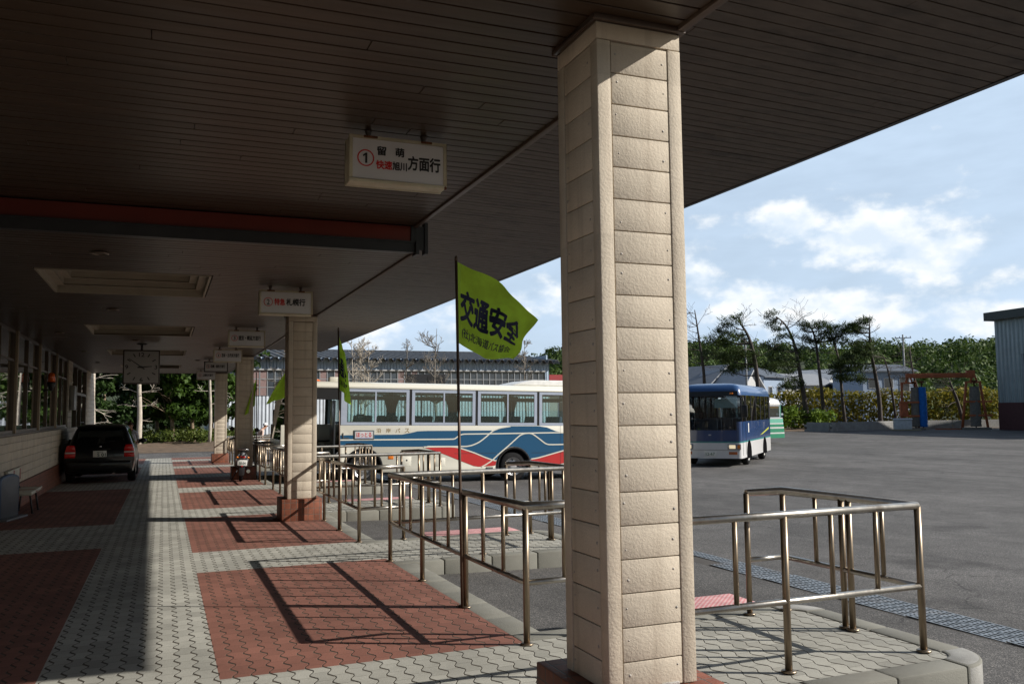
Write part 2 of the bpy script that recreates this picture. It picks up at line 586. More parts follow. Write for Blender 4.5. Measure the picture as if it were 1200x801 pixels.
def text(body, O, u, v, width, height, m, parent=None, name='lettering', bold=.02, push=0.0, warp=None, keep=False):
    """flat lettering fitted to width x height, origin O (lower left), directions u and v"""
    cu = bpy.data.curves.new(name, 'FONT')
    cu.body = body
    cu.resolution_u = 4
    ob = bpy.data.objects.new(name, cu)
    COL.objects.link(ob)
    dg = bpy.context.evaluated_depsgraph_get()
    me = bpy.data.meshes.new_from_object(ob.evaluated_get(dg))
    bpy.data.objects.remove(ob)
    bpy.data.curves.remove(cu)
    bold *= .8
    xs = [p.co.x for p in me.vertices]
    ys = [p.co.y for p in me.vertices]
    x0, x1, y0, y1 = min(xs), max(xs), min(ys), max(ys)
    bm = bmesh.new()
    bm.from_mesh(me)
    if warp:
        bmesh.ops.triangulate(bm, faces=bm.faces)
        bmesh.ops.subdivide_edges(bm, edges=[e for e in bm.edges if e.calc_length() > .12], cuts=2, use_grid_fill=True)
    for p in bm.verts:
        p.co.z = 0
    if bold > 0:
        # heavier strokes: the outline repeated a hair apart, each copy slightly proud of the last
        src = list(bm.faces)
        for k, (dx, dy) in enumerate(((1, 0), (-1, 0), (0, 1), (0, -1), (.7, .7), (-.7, .7), (.7, -.7), (-.7, -.7))):
            g = bmesh.ops.duplicate(bm, geom=src)['geom']
            for e in g:
                if isinstance(e, bmesh.types.BMVert):
                    e.co.x += dx * bold
                    e.co.y += dy * bold
                    e.co.z = -(k + 1)
    bm.to_mesh(me)
    bm.free()
    O, u, v = Vector(O), Vector(u).normalized(), Vector(v).normalized()
    n = u.cross(v)
    for p in me.vertices:
        a = (p.co.x - x0) / (x1 - x0)
        b = (p.co.y - y0) / max(1e-6, (y1 - y0))
        lay = p.co.z * .00012
        if warp:
            p.co = warp(a, b, lay)
        else:
            p.co = O + u * (a * width) + v * (b * height) + n * (push + lay)
    me.materials.clear()
    me.materials.append(m)
    me.update()
    o = bpy.data.objects.new(name, me)
    COL.objects.link(o)
    if parent is not None:
        o.parent = parent
    return o


def leaves(mb, c, r, n, size, rng, mi=0, shell=.55, flat=0.0, aspect=.6):
    """n leaf-sized faces scattered through an ellipsoid, denser towards its skin"""
    for _ in range(n):
        while True:
            d = Vector((rng.uniform(-1, 1), rng.uniform(-1, 1), rng.uniform(-1, 1)))
            if .05 < d.length < 1:
                break
        d.normalize()
        k = shell + (1 - shell) * rng.random() ** .7
        k *= rng.uniform(.8, 1.08)
        p = Vector((c[0] + d.x * r[0] * k, c[1] + d.y * r[1] * k, c[2] + d.z * r[2] * k))
        nrm = (d * .7 + Vector((rng.gauss(0, .6), rng.gauss(0, .6), rng.gauss(.35, .5)))).normalized()
        t = nrm.orthogonal().normalized()
        t = (Matrix.Rotation(rng.uniform(0, 6.28), 3, nrm) @ t)
        b = nrm.cross(t)
        s = size * rng.uniform(.6, 1.35)
        t *= s
        b *= s * aspect
        mb.quad((p - t, p + b * .9 - t * .1, p + t, p - b * .9 + t * .1), mi)
# ------------------------------------------------------------------ shared materials
GREY_P = paver_mat('grey_paver', (.375, .365, .32), .12)
RED_P = paver_mat('red_paver', (.225, .098, .071), .14)
ASPH = asphalt_mat()
STUCCO = stucco_mat()
BRICK = tile_mat('red_tile', (.21, .072, .040), .092, .098)
CONC = mat('concrete', (.215, .21, .18), .85, var=.16, scale=3.0, bump=.35, bscale=120, dirt=.55, dirtcol=(.15, .135, .105))
CONC_L = mat('pale_concrete', (.31, .305, .285), .85, var=.2, scale=7.0, bump=.4, bscale=90, dirt=.5, dirtcol=(.2, .19, .16))
POST_ST = mat('weathered_steel', (.27, .215, .155), .38, .9, var=.16, scale=14.0, dirt=.5, dirtcol=(.15, .10, .06), stretch=(1, 1, .35))
STEEL = mat('stainless_steel', (.44, .415, .375), .33, .95, var=.13, scale=16.0, dirt=.55, dirtcol=(.20, .15, .10), stretch=(1, 1, .35))
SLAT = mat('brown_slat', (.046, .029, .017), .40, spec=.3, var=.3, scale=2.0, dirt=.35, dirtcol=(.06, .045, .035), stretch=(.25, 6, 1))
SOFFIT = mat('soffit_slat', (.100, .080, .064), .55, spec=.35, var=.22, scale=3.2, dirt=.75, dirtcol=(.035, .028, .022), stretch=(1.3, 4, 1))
GROOVE = mat('groove_black', (.015, .012, .010), .8)
TRIM = mat('brown_trim', (.085, .060, .045), .45)
REDBAND = mat('red_band', (.13, .014, .006), .5, var=.1)
DARKST = mat('dark_steel', (.035, .036, .040), .45, .4)
BEIGE_P = mat('recess_panel', (.36, .32, .25), .7, var=.08)
ALU_W = mat('window_frame_brown', (.10, .075, .055), .4, .5)
WIN_G = glass('window_glass', (.45, .5, .48), .6, .10, opac=.2)
ROOM = mat('room_wall', (.10, .09, .08), .9)
WHITE = mat('white_paint', (.78, .76, .70), .5, var=.05)
BLACK = mat('black_paint', (.012, .012, .013), .45)
RUBBER = mat('rubber', (.016, .016, .017), .85, var=.2, bump=.2, spec=.2)
RUST = mat('rust', (.13, .048, .018), .9, var=.4, scale=30)
RED = mat('red_paint', (.50, .030, .025), .45)
DGREY = mat('dark_grey', (.05, .05, .053), .6)


def structure(o):
    o['kind'] = 'structure'
    return o


# ------------------------------------------------------------------ ground
def ground():
    # earth sheet out to the horizon
    mb = MB()
    rows = []
    xs = [-1500, -300, -120, -60, -20, 20, 60, 100, 140, 300, 700, 1500]
    ys = [-1500, -200, -40, 0, 40, 80, 120, 180, 300, 600, 1500]
    for y in ys:
        rows.append([(x, y, -.72) for x in xs])
    mb.grid(rows)
    earth = mat('grassy_earth', (.075, .085, .032), .95, var=.35, scale=.6, bump=.5, bscale=8, dirt=.6, dirtcol=(.12, .09, .05))
    structure(mb.build('ground', earth, fix=False))
    mb = MB()
    ys = [-30 + i * 2.0 for i in range(70)]
    xs = [-45, -30, -15, -3.2] + [2.6 + i * 1.5 for i in range(14)] + [26 + i * 6 for i in range(13)]
    rows = []
    for y in ys:
        rows.append([(x, y, lot_z(x, y) - (.0 if (x < -3 or x > 2.5) else .1)) for x in xs])
    mb.grid(rows)
    structure(mb.build('asphalt_lot', ASPH, fix=False))


def walkway():
    xs = [-2.6, -.708, .355, 2.41]
    P = 5.65
    reds = [(5.8 + P * k, 9.92 + P * k) for k in range(-2, 6)] + [(39.9, 42.1)]
    left = [(-6.5, 1.5), (4.4, 12.42), (15.25, 23.25), (26.1, 34.1), (36.9, 42.1)]
    y0, y1 = -8.0, 42.15
    mb = MB()
    cuts = {y0, y1}
    for a, b in reds + left:
        cuts |= {max(y0, a), min(y1, b)}
    cuts = sorted(cuts)
    for a, b in zip(cuts[:-1], cuts[1:]):
        m_ = .5 * (a + b)
        for i in range(3):
            if i == 2:
                red = any(p < m_ < q for p, q in reds)
            elif i == 0:
                red = any(p < m_ < q for p, q in left)
            else:
                red = m_ > 41.0
            xa, xb = xs[i], xs[i + 1]
            mb.quad([(xa, a, walk_z(a)), (xb, a, walk_z(a)), (xb, b, walk_z(b)), (xa, b, walk_z(b))], 1 if red else 0)
    structure(mb.build('walkway', [GREY_P, RED_P], fix=False))
    # bedding slab under the blocks
    mb = MB()
    mb.box(-2.6, 2.405, y0, y1, -.9, -.012)
    for i, p in enumerate(mb.v):
        mb.v[i] = (p[0], p[1], p[2] + walk_z(p[1]))
    structure(mb.build('walkway_bed', CONC))
    # edge kerb along the bays and the far end
    mb = MB()
    for k in range(-2, 6):
        a, b = (6.06 if k == 0 else 5.82) + P * k, 9.49 + P * k
        n = 6
        for i in range(n):
            p, q = a + (b - a) * i / n, a + (b - a) * (i + 1) / n
            mb.box(2.413, 2.66, p + .003, q - .003, -.45, -.004 - .002 * (i % 2))
    for i in range(8):
        p = -2.6 + i * .63
        mb.box(p + .003, p + .627, 42.155, 42.33, -.45, -.004)
    for i, p in enumerate(mb.v):
        mb.v[i] = (p[0], p[1], p[2] + walk_z(p[1]))
    structure(mb.build('kerb', CONC, bevel=.012))


FINGERS = [(4.08, 6.05)] + [(9.50 + 5.65 * k, 11.47 + 5.65 * k) for k in range(5)]


def fingers():
    kw = .20
    X0, X1 = 2.41, 5.06
    kb, pv = MB(), MB()
    for fi, (a, b) in enumerate(FINGERS):
        r = .34
        xs = X0 if fi else 2.41
        # side kerbstones
        n = 4
        for ya, yb in ((a, a + kw), (b - kw, b)):
            for i in range(n):
                p = xs + (X1 - r - xs) * i / n
                q = xs + (X1 - r - xs) * (i + 1) / n
                kb.box(p + .003, q - .003, ya, yb, -.45, -.002 - .003 * ((i + fi) % 2))
        n = 2
        for i in range(n):
            p = a + r + (b - a - 2 * r) * i / n
            q = a + r + (b - a - 2 * r) * (i + 1) / n
            kb.box(X1 - kw, X1, p + .003, q - .003, -.45, -.003)
        for cy, s in ((a + r, -1), (b - r, 1)):
            cx = X1 - r
            arc = [(cx + r * math.cos(t), cy + s * r * math.sin(t)) for t in [math.pi / 2 * j / 8 for j in range(9)]]
            arc2 = [(cx + (r - kw) * math.cos(t), cy + s * (r - kw) * math.sin(t)) for t in [math.pi / 2 * j / 8 for j in reversed(range(9))]]
            poly = arc + arc2
            kb.prism(poly, -.45, -.001, 'z', 1 if fi == 0 else 0)
        pv.quad([(xs + .004, a + kw + .004, -.012), (X1 - kw - .004, a + kw + .004, -.012), (X1 - kw - .004, b - kw - .004, -.012), (xs + .004, b - kw - .004, -.012)])
        kb.box(xs + .01, X1 - kw - .01, a + kw + .01, b - kw - .01, -.5, -.035, 0)
    for mb in (kb, pv):
        for i, p in enumerate(mb.v):
            mb.v[i] = (p[0], p[1], p[2] + walk_z(p[1]) + .006)
    structure(kb.build('platform_kerb', [CONC, CONC_L], bevel=.018))
    structure(pv.build('platform_paving', [GREY_P], fix=False))


ground()
walkway()
fingers()


def drain():
    root = empty('trench_drain', (6.2, 0, 0), label='long pale steel grating of a trench drain across the asphalt beside the platforms', cat='drain')
    ch, gr = MB(), MB()
    y0, y1 = -4.0, 41.0
    def zz(y):
        return lot_z(6.4, y) + .006
    n = 45
    for i in range(n):
        a, b = y0 + i, y0 + i + 1
        ch.quad([(-.03, a, zz(a)), (.47, a, zz(a)), (.47, b, zz(b)), (-.03, b, zz(b))])
        for rr in (0, .23):
            if (i * 7 + int(rr * 10)) % 11 == 3:
                continue
            for bx in (0.0, .048, .096, .144, .192):
                gr.box(rr + bx, rr + bx + .020, a + .008, b - .008, zz(a + .5) + .001, zz(a + .5) + .009)
            for j in range(10):
                gr.box(rr, rr + .21, a + .03 + j * .1, a + .055 + j * .1, zz(a + .5) + .0005, zz(a + .5) + .0085)
    ch.build('channel', mat('drain_dark', (.07, .062, .055), .9), root, fix=False)
    gr.build('grating', mat('galvanised', (.27, .295, .32), .5, .5, var=.2, scale=5, dirt=.4, dirtcol=(.25, .18, .12)), root)


drain()


# ------------------------------------------------------------------ station building behind the waiting walk
def station():
    XW = -2.6
    root = empty('station_building', (XW, 3.0, 0), label='low station building with a cream boarded wall, red tiled base and dark windows', cat='building')
    def L(o):
        return o
    y0, y1 = 0.0, 35.5
    mb = MB()
    mb.box(-.30, .035, y0, y1, -.9, .30)
    mb.build('tiled_base', BRICK, root)
    mb = MB()
    pitch = .158
    z = .31
    while z < 1.2:
        zt = min(1.22, z + pitch - .006)
        yy = y0
        while yy < y1 - .01:
            ye = min(y1, yy + 1.65)
            mb.box(-.2, .012, yy + .003, ye - .003, z, zt)
            yy = ye
        z += pitch
    mb.build('siding', STUCCO, root, bevel=.003)
    mb = MB()
    mb.box(-.21, .0, y0, y1, .30, 1.225)
    mb.build('wall_core', GROOVE, root)
    # end wall, above the siding
    mb = MB()
    z = 1.228
    while z < 3.2:
        zt = min(3.26, z + pitch - .006)
        mb.box(-.2, .012, 31.5, 35.5, z, zt)
        mb.box(-5.9, -.2, 35.3, 35.5, z, zt)
        z += pitch
    mb.build('boarded_wall', STUCCO, root, bevel=.003)
    mb = MB()
    z = 1.228
    while z < 3.2:
        mb.box(-.2, .012, 25.05, 26.2, z, min(3.26, z + pitch - .006))
        z += pitch
    mb.build('boarded_pier', STUCCO, root, bevel=.003)
    mb = MB()
    mb.box(-.05, .03, y0, 25.0, 1.228, 1.27)
    mb.build('window_sill', ALU_W, root, bevel=.004)
    edges = [0.06, 2.45, 5.75, 9.05, 12.35, 15.6, 18.9, 22.2, 25.05]
    for e in edges[:-1]:
        pb = MB()
        pb.box(-.16, .02, e - .055, e + .055, 1.272, 3.25)
        pb.build('pillar', mat('pale_pillar', (.32, .26, .19), .7), root, bevel=.006)
    for a, b in zip(edges[:-1], edges[1:]):
        a += .06
        b -= .06
        fr = MB()
        mid = .5 * (a + b)
        for p, q in ((a, a + .05), (mid - .03, mid + .03), (b - .05, b)):
            fr.box(-.10, -.02, p, q, 1.272, 3.15)
        fr.box(-.10, -.02, a + .05, mid - .03, 1.272, 1.33)
        fr.box(-.10, -.02, mid + .03, b - .05, 1.272, 1.33)
        fr.box(-.10, -.02, a, b, 3.152, 3.25)
        fr.box(-.09, -.03, a + .05, b - .05, 2.62, 2.66)
        f = fr.build('window', ALU_W, root)
        g = MB()
        g.quad([(-.06, a + .02, 1.3), (-.06, b - .02, 1.3), (-.06, b - .02, 3.2), (-.06, a + .02, 3.2)])
        g.build('pane', WIN_G, f, fix=False)
    # glazed doors
    d = MB()
    for p in (26.25, 27.9, 29.5, 31.4):
        d.box(-.12, .0, p - .04, p + .04, -.25, 3.2)
    d.box(-.12, .0, 26.3, 31.35, 2.25, 2.33)
    d.box(-.12, .0, 26.3, 31.35, 3.12, 3.2)
    f = d.build('door', ALU_W, root)
    g = MB()
    g.quad([(-.06, 26.2, -.25), (-.06, 31.4, -.25), (-.06, 31.4, 3.2), (-.06, 26.2, 3.2)])
    g.build('pane', WIN_G, f, fix=False)
    # inside of the waiting room and the roof over it
    mb = MB()
    mb.box(-6.0, -5.9, y0, 35.3, -.9, 4.3)
    mb.box(-5.9, -.25, y0 - .1, y0, -.9, 4.3)
    mb.box(-5.9, -.3, y0, 35.3, -.9, -.2)
    mb.box(-5.9, -.3, y0, 35.3, 3.27, 3.32)
    for yy in (5.6, 12.2, 18.8, 25.4):
        mb.box(-5.9, -2.6, yy, yy + .1, -.2, 3.26)
    mb.build('waiting_room', ROOM, root)
    mb = MB()
    mb.box(-6.2, .02, y0 - .15, 35.7, 4.3, 4.5)
    mb.build('roof', DGREY, root)
    return root


station()


def wall_bits():
    r = empty('wall_beacon', (-2.56, 22.2, 2.36), label='small orange beacon lamp on a bracket at the dark station windows', cat='lamp')
    mb = MB()
    mb.lathe([(.0, .22), (.05, .21), (.075, .16), (.08, 0.0)], (.16, 0, 0), n=16)
    mb.build('lens', mat('orange_lens', (.75, .12, .01), .2, coat=.5), r)
    mb = MB()
    mb.lathe([(.09, 0.0), (.09, -.05), (.06, -.12), (.03, -.2)], (.16, 0, -.002), n=16)
    mb.tube([(.16, 0, -.16), (.0, 0, -.2)], .02, 6)
    mb.build('bracket', BLACK, r)
    b = MB()
    b.box(0, .10, -.35, .35, -.3, .42)
    b.box(.1, .112, -.32, .32, -.27, .39, 1)
    o = b.build('notice_box', [mat('grey_box', (.28, .28, .27), .5), mat('grey_face', (.22, .23, .23), .3)], None, bevel=.006, loc=(-2.56, 28.65, 2.05))
    tag(o, 'flat grey notice box fixed on the cream wall above the car', 'box')


wall_bits()


# ------------------------------------------------------------------ canopy
SKY_HOLES = [(10.55, 12.46), (16.9, 18.9), (23.3, 25.25), (30.3, 32.3)]
HX0, HX1 = -1.315, .462
CAN_Y0, CAN_Y1 = 3.02, 36.45
XE = 2.33


def canopy():
    root = empty('canopy', (0, CAN_Y0, 3.2), label='deep bus stop canopy with dark brown slatted ceiling over the waiting walk', cat='canopy')
    def bld(mb, name, m, **k):
        for i, p in enumerate(mb.v):
            mb.v[i] = (p[0], p[1] - CAN_Y0, p[2] - 3.2)
        return mb.build(name, m, root, **k)
    pitch, gap = .125, .011
    # near ceiling, one step higher
    rngb = random.Random(17)
    mb, bk = MB(), MB()
    y = 2.9
    i = 0
    while y < 8.26:
        ye = min(8.28, y + pitch - gap)
        j = rngb.uniform(-2.2, 2.0)
        mb.box(-2.6, j, y, ye, 3.46, 3.474)
        mb.box(j + .003, XE - .035, y, ye, 3.4595, 3.4735)
        y += pitch
    bk.box(-2.6, XE - .03, 2.9, 8.28, 3.476, 3.50)
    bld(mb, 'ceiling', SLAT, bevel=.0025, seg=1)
    # far ceiling
    mb = MB()
    y = 8.37
    xr = XE - .035
    while y < CAN_Y1 - .05:
        ye = min(CAN_Y1 - .04, y + pitch - gap)
        hole = any(a < .5 * (y + ye) < b for a, b in SKY_HOLES)
        if hole:
            mb.box(-2.6, HX0 - .04, y, ye, 3.20, 3.214)
            mb.box(HX1 + .04, xr, y, ye, 3.20, 3.214)
        else:
            j = rngb.uniform(-2.2, 2.0)
            mb.box(-2.6, j, y, ye, 3.20, 3.214)
            mb.box(j + .003, xr, y, ye, 3.1995, 3.2135)
        y += pitch
    yy = 8.37
    for a, b in SKY_HOLES + [(CAN_Y1 - .04, 0)]:
        bk.box(-2.6, xr, yy, a - .03, 3.216, 3.24)
        if b:
            bk.box(-2.6, HX0 - .04, a - .03, b + .03, 3.216, 3.24)
            bk.box(HX1 + .04, xr, a - .03, b + .03, 3.216, 3.24)
        yy = b + .03
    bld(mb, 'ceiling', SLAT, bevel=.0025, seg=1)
    bld(bk, 'ceiling_backing', GROOVE)
    # outer soffit, a little higher, falling gently outwards
    def sz(x):
        return 4.245 - .030 * (x - XE)
    mb, bk = MB(), MB()
    y = CAN_Y0
    rng = random.Random(5)
    while y < CAN_Y1 - .05:
        ye = min(CAN_Y1, y + .13 - gap)
        d = rng.uniform(-.001, .002)
        b = len(mb.v)
        j = rng.uniform(2.7, 5.7)
        mb.box(XE, j, y, ye, 0, .014)
        mb.box(j + .003, 6.03, y, ye, 0.0007, .0147)
        for k in range(b, b + 16):
            p = mb.v[k]
            mb.v[k] = (p[0], p[1], p[2] + sz(p[0]) + d)
        y += .13
    bk.quad([(XE, CAN_Y0, sz(XE) + .018), (6.04, CAN_Y0, sz(6.04) + .018), (6.04, CAN_Y1, sz(6.04) + .018), (XE, CAN_Y1, sz(XE) + .018)])
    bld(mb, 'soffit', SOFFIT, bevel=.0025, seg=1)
    bld(bk, 'soffit_backing', GROOVE, fix=False)
    mb = MB()
    mb.prism([(6.03, 4.128), (6.085, 4.128), (6.085, 4.195), (2.3, 4.50), (-2.62, 4.6), (-2.62, 4.51), (2.3, 4.42), (6.03, 4.17)], CAN_Y0 - .02, CAN_Y1 + .02, 'y')
    bld(mb, 'roof_deck', DARKST)
    # drop between inner ceiling and soffit, with its edge trim
    mb = MB()
    mb.box(XE - .03, XE - .012, 2.9, 8.30, 3.475, 4.44)
    mb.box(XE - .03, XE - .012, 8.30, CAN_Y1, 3.215, 4.44)
    mb.box(-2.6, XE - .032, 2.88, 2.898, 3.45, 4.5)
    mb.box(-2.6, XE - .032, CAN_Y1 - .035, CAN_Y1 - .01, 3.18, 4.5)
    bld(mb, 'drop_fascia', TRIM)
    mb = MB()
    mb.box(XE - .034, XE + .012, 2.9, 8.3, 3.44, 3.472)
    mb.box(XE - .034, XE + .012, 8.36, CAN_Y1, 3.18, 3.212)
    bld(mb, 'edge_trim', TRIM, bevel=.006)
    # red band and dark channel on the ceiling step
    mb = MB()
    mb.box(-2.6, XE - .06, 8.30, 8.33, 3.30, 3.455)
    bld(mb, 'step_band', REDBAND)
    mb = MB()
    mb.box(-2.6, XE - .02, 8.285, 8.365, 3.190, 3.298)
    mb.box(-2.6, XE - .02, 8.27, 8.284, 3.285, 3.302)
    mb.box(XE - .058, XE - .02, 8.285, 8.36, 3.30, 3.458)
    mb.box(XE - .018, XE + .10, 8.30, 8.32, 3.22, 3.46)
    mb.box(XE + .085, XE + .115, 8.28, 8.40, 3.18, 3.50)
    mb.box(XE - .018, XE + .012, 8.24, 8.40, 3.165, 3.30)
    bld(mb, 'step_channel', DARKST)
    # recessed ceiling lights: stepped pale frames
    for a, b in SKY_HOLES:
        mb = MB()
        st = [(0.0, 3.190, 3.29), (.09, 3.285, 3.37), (.18, 3.365, 3.46)]
        for off, z0, z1 in st:
            x0, x1, ya, yb = HX0 + off, HX1 - off, a + off, b - off
            t = .025
            mb.box(x0 - t, x0, ya, yb, z0, z1)
            mb.box(x1, x1 + t, ya, yb, z0, z1)
            mb.box(x0 - t, x1 + t, ya - t, ya, z0, z1)
            mb.box(x0 - t, x1 + t, yb, yb + t, z0, z1)
            # ledge
            mb.box(x0, x0 + .09, ya, yb, z1 - .008, z1 + .004)
            mb.box(x1 - .09, x1, ya, yb, z1 - .008, z1 + .004)
            mb.box(x0 + .09, x1 - .09, ya, ya + .09, z1 - .008, z1 + .004)
            mb.box(x0 + .09, x1 - .09, yb - .09, yb, z1 - .008, z1 + .004)
        mb.box(HX0, HX1, a, b, 3.47, 3.50)
        bld(mb, 'light_recess', BEIGE_P)
    # small downlights
    for (x, y) in ((-.62, 9.3), (-.75, 14.3), (-.60, 20.2), (-1.9, 18.6), (-1.9, 24.0), (-1.9, 29.0), (.9, 27.4)):
        mb = MB()
        mb.lathe([(.09, 3.188), (.085, 3.180), (.062, 3.176), (.055, 3.199)], (x, y, 0), n=20, cap=False)
        mb.lathe([(.0, 3.1895), (.056, 3.1895)], (x, y, 0), n=20, mi=1, cap=False)
        bld(mb, 'downlight', [mat('downlight_ring', (.16, .13, .10), .4, .4), mat('downlight_cup', (.09, .08, .07), .3)], fix=False)


canopy()


# ------------------------------------------------------------------ columns
def column(Yf, ztop, label, near=False):
    W2 = .23
    D = .44
    zb = walk_z(Yf)
    PH = .345 if not near else .365
    root = empty('column', (2.09, Yf + D / 2, zb), label=label, cat='column', group='cream columns of the canopy')
    h0, h1 = PH, ztop - zb
    hx, hy = W2, D / 2
    core = MB()
    core.box(-hx + .012, hx - .012, -hy + .012, hy - .012, h0 - .05, h1 - .001)
    core.build('core', mat('column_joint', (.27, .22, .165), .9), root)
    mb = MB()
    cw, t = .072, .02
    zt = h1 - .115
    for sx in (-1, 1):
        for sy in (-1, 1):
            x0, y0 = sx * hx, sy * hy
            mb.prism([(x0, y0), (x0 - sx * cw, y0), (x0 - sx * cw, y0 - sy * t), (x0 - sx * t, y0 - sy * t), (x0 - sx * t, y0 - sy * cw), (x0, y0 - sy * cw)], h0 + .004, zt, 'z')
    mb.build('corner_strip', STUCCO, root, bevel=.005 if near else .004)
    mb = MB()
    rows = []
    z = h0 + .006
    first = .125
    while z < zt - .02:
        ze = min(zt, z + (first if not rows else .1515))
        rows.append((z, ze - .0045))
        z = ze
    rows.append((zt + .004, h1 - .03))
    g = cw + .004
    for (a, b) in rows:
        full = a > zt
        e = hx if full else hx - g
        f = hy if full else hy - g
        mb.box(-e, e, -hy + .003, -hy + .019, a, b)
        mb.box(-e, e, hy - .019, hy - .003, a, b)
        f2 = f if not full else hy - .02
        mb.box(-hx + .003, -hx + .019, -f2, f2, a, b)
        mb.box(hx - .019, hx - .003, -f2, f2, a, b)
    mb.build('board', STUCCO, root, bevel=.004)
    # filled screw holes
    rng = random.Random(int(Yf * 10))
    mb = MB()
    for i, (a, b) in enumerate(rows[:-1]):
        for s in (-1, 1):
            if rng.random() < .75:
                zz = a + rng.uniform(.25, .75) * (b - a)
                xx = s * (hx - g - rng.uniform(.018, .035))
                r = rng.uniform(.0035, .007)
                mb.lathe([(0, -hy + .0005), (r, -hy + .0018), (r * 1.1, -hy + .004)], (xx, 0, zz), 'y', 10)
            if rng.random() < .7:
                zz = a + rng.uniform(.25, .75) * (b - a)
                yy = s * (hy - g - rng.uniform(.018, .03))
                r = rng.uniform(.004, .008)
                mb.lathe([(0, -hx + .0005), (r, -hx + .0018), (r * 1.1, -hx + .004)], (0, yy, zz), 'x', 10)
    mb.build('screw_patch', mat('grey_filler', (.38, .35, .315), .7, var=.3, scale=40), root)
    mb = MB()
    for s in (-1, 1):
        mb.box(-hx - .022, hx + .022, s * (hy + .011) - .011, s * (hy + .011) + .011, h1 - .028, h1 - .001)
        mb.box(s * (hx + .011) - .011, s * (hx + .011) + .011, -hy, hy, h1 - .028, h1 - .001)
    mb.build('cap_trim', TRIM, root, bevel=.004)
    pl = MB()
    px = .315
    pl.box(-px - .005, px + (.03 if near else -.0), -hy - .055, hy + .17, -.3, PH)
    p = pl.build('plinth', BRICK, root, bevel=.008)
    if near:
        mb = MB()
        mb.box(hx - .19, hx - .095, -hy - .004, -hy + .012, h0 + .001, h0 + .018)
        mb.build('chipped_edge', mat('bare_backing', (.40, .38, .35), .9, var=.3, scale=60, bump=.5), root, bevel=.004)
    return root


column(3.49, 3.46, 'nearest cream boarded column, large in the foreground on a red tiled plinth', True)
column(14.28, 3.2, 'cream column below the second hanging sign with a shadow bar across its foot', False)
column(25.1, 3.2, 'mostly shaded cream column right behind the parked scooter', False)
column(35.9, 3.2, 'farthest cream column at the end of the walk by the trees', False)


# ------------------------------------------------------------------ railings
def rail_piece(segs, posts, bals, label, group, loc):
    """segs: polylines of the rails; posts: ground posts; bals: balusters"""
    root = empty('platform_railing', loc, label=label, cat='railing', group=group)
    ZT, ZB = .965, .43
    def slope(mb):
        for i, p in enumerate(mb.v):
            mb.v[i] = (p[0], p[1], p[2] + walk_z(p[1]))
    top, bot = MB(), MB()
    for s in segs:
        top.tube([(x, y, ZT) for x, y in s], .0255, 10)
        for a, b in zip(s[:-1], s[1:]):
            bot.tube([(a[0], a[1], ZB), (b[0], b[1], ZB)], .021, 8)
    slope(top)
    slope(bot)
    top.build('top_rail', STEEL, root)
    bot.build('bottom_rail', STEEL, root)
    for x, y in posts:
        p = MB()
        p.cyl((x, y, -.004), (x, y, ZT - .004), .0235, 10)
        p.lathe([(.048, .002), (.046, .012), (.024, .016)], (x, y, 0), n=14)
        slope(p)
        p.build('post', POST_ST, root)
    for x, y in bals:
        p = MB()
        p.cyl((x, y, ZB), (x, y, ZT - .004), .0165, 8)
        slope(p)
        p.build('baluster', POST_ST, root)
    return root


def railings():
    def lerp(a, b, t):
        return (a[0] + (b[0] - a[0]) * t, a[1] + (b[1] - a[1]) * t)
    G = 'steel railings around the boarding platforms'
    E0, E1, RT = 2.34, 1.42, .36          # rail length over a platform, its end width, its return
    # first platform: rail from the near column to its end and round
    A, B, C, D_ = (.05, 0), (E0, 0), (E0, E1 - .04), (E0 - RT, E1 - .04)
    posts = [(.10, 0), (1.22, 0), (E0, 0), (E0, .64), (E0, .715), C, D_]
    bals = [lerp((.1, 0), (1.22, 0), t) for t in (1 / 3, 2 / 3)] + [lerp((1.22, 0), (E0, 0), t) for t in (1 / 3, 2 / 3)] + [(E0, .32), (E0, 1.0)]
    rail_piece([[A, B], [B, C, D_]], posts, bals,
               'bright steel railing round the nearest platform, right of the large column', G, (2.41, 4.45, walk_z(4.45)))
    # repeating piece: kerb rail of one bay, joined to the far rail of one platform and to the rails of the next
    K = 3.97
    k0, k1 = (0, 0), (0, K)
    segs = [[(.60, 0), k0, (0, K / 2)], [(0, K / 2), k1, (E0, K)], [(E0, K), (E0, K + E1), (E0 - RT, K + E1)]]
    posts = [(.60, 0), k0, (0, K * .335), (0, K * .335 + .055), (0, K * .67), k1, (1.12, K), (E0, K), (E0, K + .70), (E0, K + .775), (E0, K + E1), (E0 - RT, K + E1)]
    bals = [(.30, 0)]
    for a, b in ((0, .335), (.349, .67), (.67, 1.0)):
        bals += [(0, K * (a + (b - a) * t)) for t in (1 / 3, 2 / 3)]
    bals += [lerp((0, K), (1.12, K), t) for t in (1 / 3, 2 / 3)] + [lerp((1.12, K), (E0, K), t) for t in (1 / 3, 2 / 3)]
    bals += [(E0, K + .35), (E0, K + 1.1)]
    labs = ['steel railing round the nearest empty bay, carrying the flag with readable writing',
            'steel railing round the second bay, just right of the second column, carrying a limp flag',
            'steel railing round the third bay, partly behind the second column',
            'steel railing round the fourth bay, close to the parked scooter',
            'steel railing round the fifth bay, behind the third column',
            'farthest steel railing, beside the last column of the walk']
    first = None
    for k in range(6):
        y = 5.74 + 5.65 * k
        if first is None:
            first = o = rail_piece(segs, posts, bals, labs[0], G, (2.41, y, walk_z(y)))
        else:
            o = copy_tree(first)
            o.location = (2.41, y, walk_z(y))
            o['label'] = labs[k]


railings()


